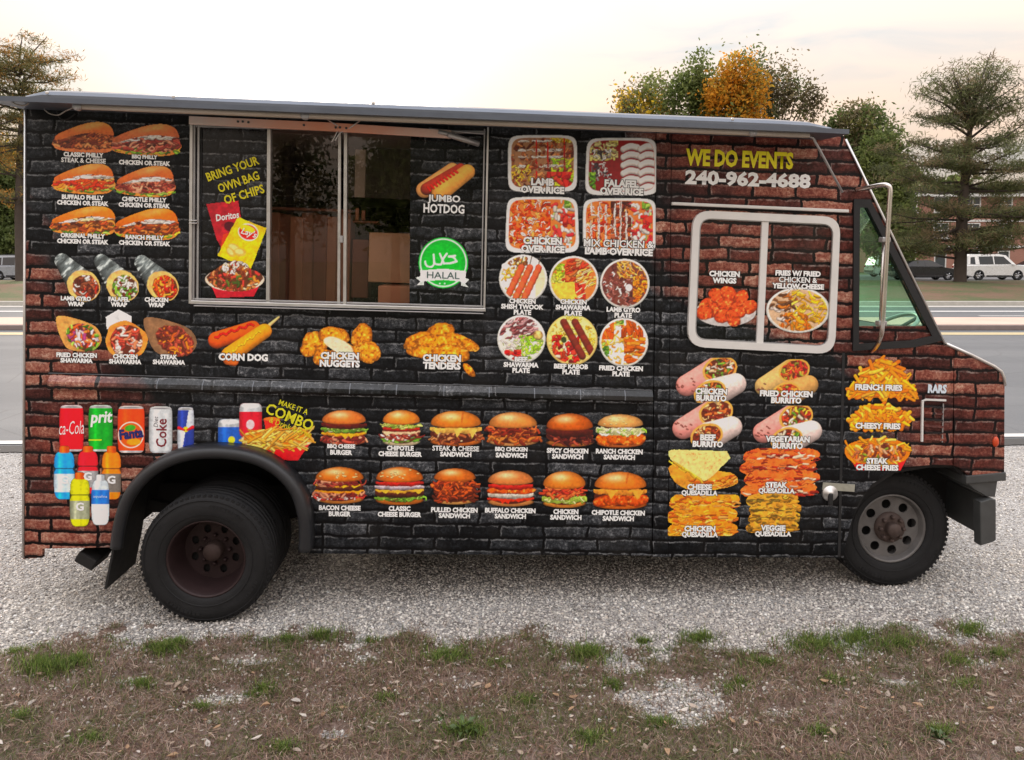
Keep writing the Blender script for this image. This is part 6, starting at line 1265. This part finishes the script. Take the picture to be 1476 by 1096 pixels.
pal = np.array([(.50, .485, .465), (.40, .385, .37), (.62, .605, .585), (.30, .285, .27), (.16, .15, .145), (.46, .42, .385), (.74, .725, .70)]); ci = rng.choice(7, n, p=[.31, .22, .22, .08, .05, .06, .06])
me = mesh_np('gravel', V, F); set_col(me, np.repeat(np.minimum(pal[ci]*rng.uniform(1.05, 1.35, (n, 1))*np.array([1.02, .99, .95]), .88), 6, 0)); tag(obj('gravel', me, col_mat('crushed_stone', .85, 0, .3)), 'loose grey crushed stone around the truck', 'gravel', kind='stuff')
# grass blades: dry thatch and green tufts
def blades(X, Y, hgt, wid, colr, lean, flat=0.0):
    n = len(X); z = np.maximum(vz(X, Y), 0)-.003; a = rng.uniform(0, 6.283, n); d = np.stack([np.cos(a), np.sin(a)], 1); s = np.stack([-d[:, 1], d[:, 0]], 1)*(wid/2)[:, None]; ln = (lean*rng.uniform(.3, 1.6, n))
    B = np.stack([X, Y, z], 1); up = hgt*(1-flat); out1 = (hgt*ln*.35)[:, None]*d; out2 = (hgt*ln)[:, None]*d; S = np.concatenate([s, np.zeros((n, 1))], 1)
    def lv(o, zf, w): return B+np.concatenate([o, (up*zf)[:, None]], 1)+S*w, B+np.concatenate([o, (up*zf)[:, None]], 1)-S*w
    a0, a1 = lv(out1*0, 0, 1); b0, b1 = lv(out1, .55, .8); c0, c1 = lv(out2, 1.0*np.ones(n) if False else np.clip(1.0-.25*ln, .25, 1), .15)
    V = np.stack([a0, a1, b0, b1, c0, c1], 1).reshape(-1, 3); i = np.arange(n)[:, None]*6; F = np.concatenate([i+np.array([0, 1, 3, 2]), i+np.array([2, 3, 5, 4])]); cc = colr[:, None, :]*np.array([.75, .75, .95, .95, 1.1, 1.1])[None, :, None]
    return V, F, cc.reshape(-1, 3)
M_blade = col_mat('grass_blades', .7, .3, .25)
n = 150000; Y = rng.uniform(2.9, 4.3, n); X = rng.uniform(-1, 1, n)*(Y*.69+1.3); dn = fbm(X, Y, .28, 6); keep = (rng.random(n) < soil(X, Y)*np.clip(.25+1.3*dn, .1, 1)); X, Y = X[keep], Y[keep]; n = len(X)
pal = np.array([(.34, .21, .155), (.47, .33, .25), (.19, .115, .085), (.62, .50, .40), (.20, .20, .08), (.12, .155, .05)]); ci = rng.choice(6, n, p=[.26, .22, .18, .10, .13, .11]); gp = fbm(X, Y, .35, 8) > .54; ci = np.where(gp & (rng.random(n) < .45), rng.integers(4, 6, n), ci)
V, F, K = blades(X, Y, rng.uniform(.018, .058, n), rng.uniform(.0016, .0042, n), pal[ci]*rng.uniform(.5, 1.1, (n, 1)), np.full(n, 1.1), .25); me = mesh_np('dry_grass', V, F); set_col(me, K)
tag(obj('dry_grass', me, M_blade), 'short brown dry grass covering the verge in front of the truck', 'grass', kind='stuff')
tf = [(-120, 960, 40, 900, .05), (-260, 985, 34, 700, .05), (1590, 940, 44, 1100, .05), (1700, 965, 36, 700, .05), (70, 965, 48, 1500, .055), (110, 958, 26, 500, .05), (235, 940, 28, 900, .055), (255, 930, 14, 350, .045), (462, 918, 26, 650, .05), (415, 925, 14, 250, .045), (535, 922, 12, 200, .04), (640, 948, 46, 1400, .055), (715, 960, 22, 350, .045), (845, 945, 36, 1000, .055), (1008, 918, 26, 800, .05), (925, 922, 14, 300, .045), (1100, 960, 34, 600, .05), (1175, 930, 52, 1900, .055), (1235, 918, 34, 700, .05), (1300, 932, 36, 1200, .055), (1396, 906, 24, 900, .05), (1385, 955, 30, 450, .05), (375, 1000, 24, 450, .05), (205, 992, 22, 350, .045), (290, 1025, 18, 250, .04), (668, 1062, 34, 700, .06), (410, 1085, 26, 420, .05), (130, 1072, 24, 320, .045), (950, 1045, 28, 420, .05), (850, 1068, 36, 500, .05), (1352, 1062, 24, 420, .06), (1390, 990, 26, 350, .05), (1060, 990, 30, 420, .045), (880, 990, 24, 300, .04), (1200, 985, 36, 500, .045), (30, 1040, 24, 250, .04), (560, 1010, 26, 280, .04), (760, 1015, 30, 320, .04), (1180, 1060, 30, 300, .045), (20, 940, 16, 200, .04), (1440, 945, 24, 350, .05)]
XS, YS, HS = [], [], []
for px, py, r, m_, h in tf:
    q = rng.normal(size=(m_, 2))*np.array([.42, .15])*r*(.45+np.abs(rng.normal(size=(m_, 1)))*.85); q[:, 1] += np.sin(q[:, 0]*.22+px)*r*.07; h *= rng.uniform(.75, 1.1); q[:, 0] += rng.normal()*2; g = ground(px+q[:, 0], np.minimum(py+q[:, 1]+4, 1110)); XS.append(g[:, 0]); YS.append(g[:, 1]); HS.append(h*rng.uniform(.4, 1.15, m_))
gx = rng.uniform(-4.3, 4.3, 13000); gy = verge_edge(gx)-np.abs(rng.normal(size=13000))*.16+.05; ok = fbm(gx, gy, .2, 7) > .52; XS.append(gx[ok]); YS.append(gy[ok]); HS.append(rng.uniform(.012, .035, ok.sum()))
X, Y, Hh = map(np.concatenate, (XS, YS, HS)); n = len(X); pal = np.array([(.11, .175, .035), (.16, .235, .045), (.22, .29, .065), (.07, .115, .028), (.28, .28, .10)])
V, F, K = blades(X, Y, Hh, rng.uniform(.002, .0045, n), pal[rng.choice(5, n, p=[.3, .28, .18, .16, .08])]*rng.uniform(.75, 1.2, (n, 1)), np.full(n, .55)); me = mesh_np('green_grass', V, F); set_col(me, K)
tag(obj('green_grass', me, M_blade), 'green grass tufts along the gravel edge', 'grass', kind='stuff')
# dead leaves and straw
n = 900; px = rng.uniform(-330, 1806, n); py = 955+145*rng.random(n)**.8; g = ground(px, py); X, Y = g[:, 0], g[:, 1]; kp = rng.random(n) < .15+.85*soil(X, Y); X, Y = X[kp], Y[kp]; n = len(X); z = np.maximum(vz(X, Y), 0)+rng.uniform(.008, .024, n)
a = rng.uniform(0, 6.28, n); big = rng.random(n) < .25; l = np.where(big, rng.uniform(.014, .028, n), rng.uniform(.006, .014, n)); w = l*rng.uniform(.25, .6, n); d = np.stack([np.cos(a), np.sin(a)], 1); s = np.stack([-d[:, 1], d[:, 0]], 1); P0 = np.stack([X, Y], 1)
def pt(u, v, h): return np.concatenate([P0+d*(l*u)[:, None]+s*(w*v)[:, None], (z+h*l)[:, None]], 1)
c1, c2 = rng.uniform(-.1, .5, n), rng.uniform(0, .5, n)
V = np.stack([pt(-1, 0, c1), pt(-.3, -1, c2), pt(-.2, 0, -.1), pt(-.3, 1, c2), pt(.5, -.7, c2*.7), pt(.4, 0, 0), pt(.5, .7, c2), pt(1.1, .1, c1*.8)], 1).reshape(-1, 3); i = np.arange(n)[:, None]*8
F = np.concatenate([i+np.array(t_) for t_ in ((0, 1, 2), (0, 2, 3), (1, 4, 5), (1, 5, 2), (2, 5, 6), (2, 6, 3), (4, 7, 5), (5, 7, 6))]); pal = np.array([(.46, .36, .28), (.58, .48, .40), (.32, .22, .16), (.68, .62, .56), (.48, .31, .19)]); me = mesh_np('dead_leaves', V, F); set_col(me, np.repeat(pal[rng.integers(5, size=n)]*rng.uniform(.75, 1.15, (n, 1)), 8, 0))
tag(obj('dead_leaves', me, M_blade), 'small dry leaves scattered over the verge', 'leaves', kind='stuff')
# broad-leaved weeds
def weed(px, py, r, nl, label):
    g = ground(np.array(float(px)), np.array(float(py))); root = empty('weed_plant', (float(g[0]), float(g[1]), float(max(0, vz(g[0:1], g[1:2])[0])))); tag(root, label, 'plant', 'broad leaved weeds in the verge')
    V0 = np.array([(0, 0, 0), (.35, -.09, .3), (.35, .09, .3), (.7, -.13, .5), (.72, 0, .46), (.7, .13, .5), (1, 0, .34)]); F0 = [(0, 1, 4), (0, 4, 2), (1, 3, 4), (2, 4, 5), (3, 6, 4), (4, 6, 5)]; me = mesh_np('leaf', V0*r, F0); me.materials.append(mat('weed_leaf', (.06, .095, .028), .55, 0, .3, 20))
    for k_ in range(nl):
        o = obj('leaf', me, None, root); o.rotation_euler = (random.uniform(-.4, .4), random.uniform(-.7, .5), k_*2.4); s_ = random.uniform(.55, 1.1); o.scale = (s_, s_, s_)
weed(668, 1066, .075, 26, 'dark broad leaved weed below the middle of the truck skirt'); weed(1352, 1076, .06, 14, 'pale upright weed below the front wheel'); weed(640, 1040, .04, 12, 'small weed behind the dark broad leaved weed')
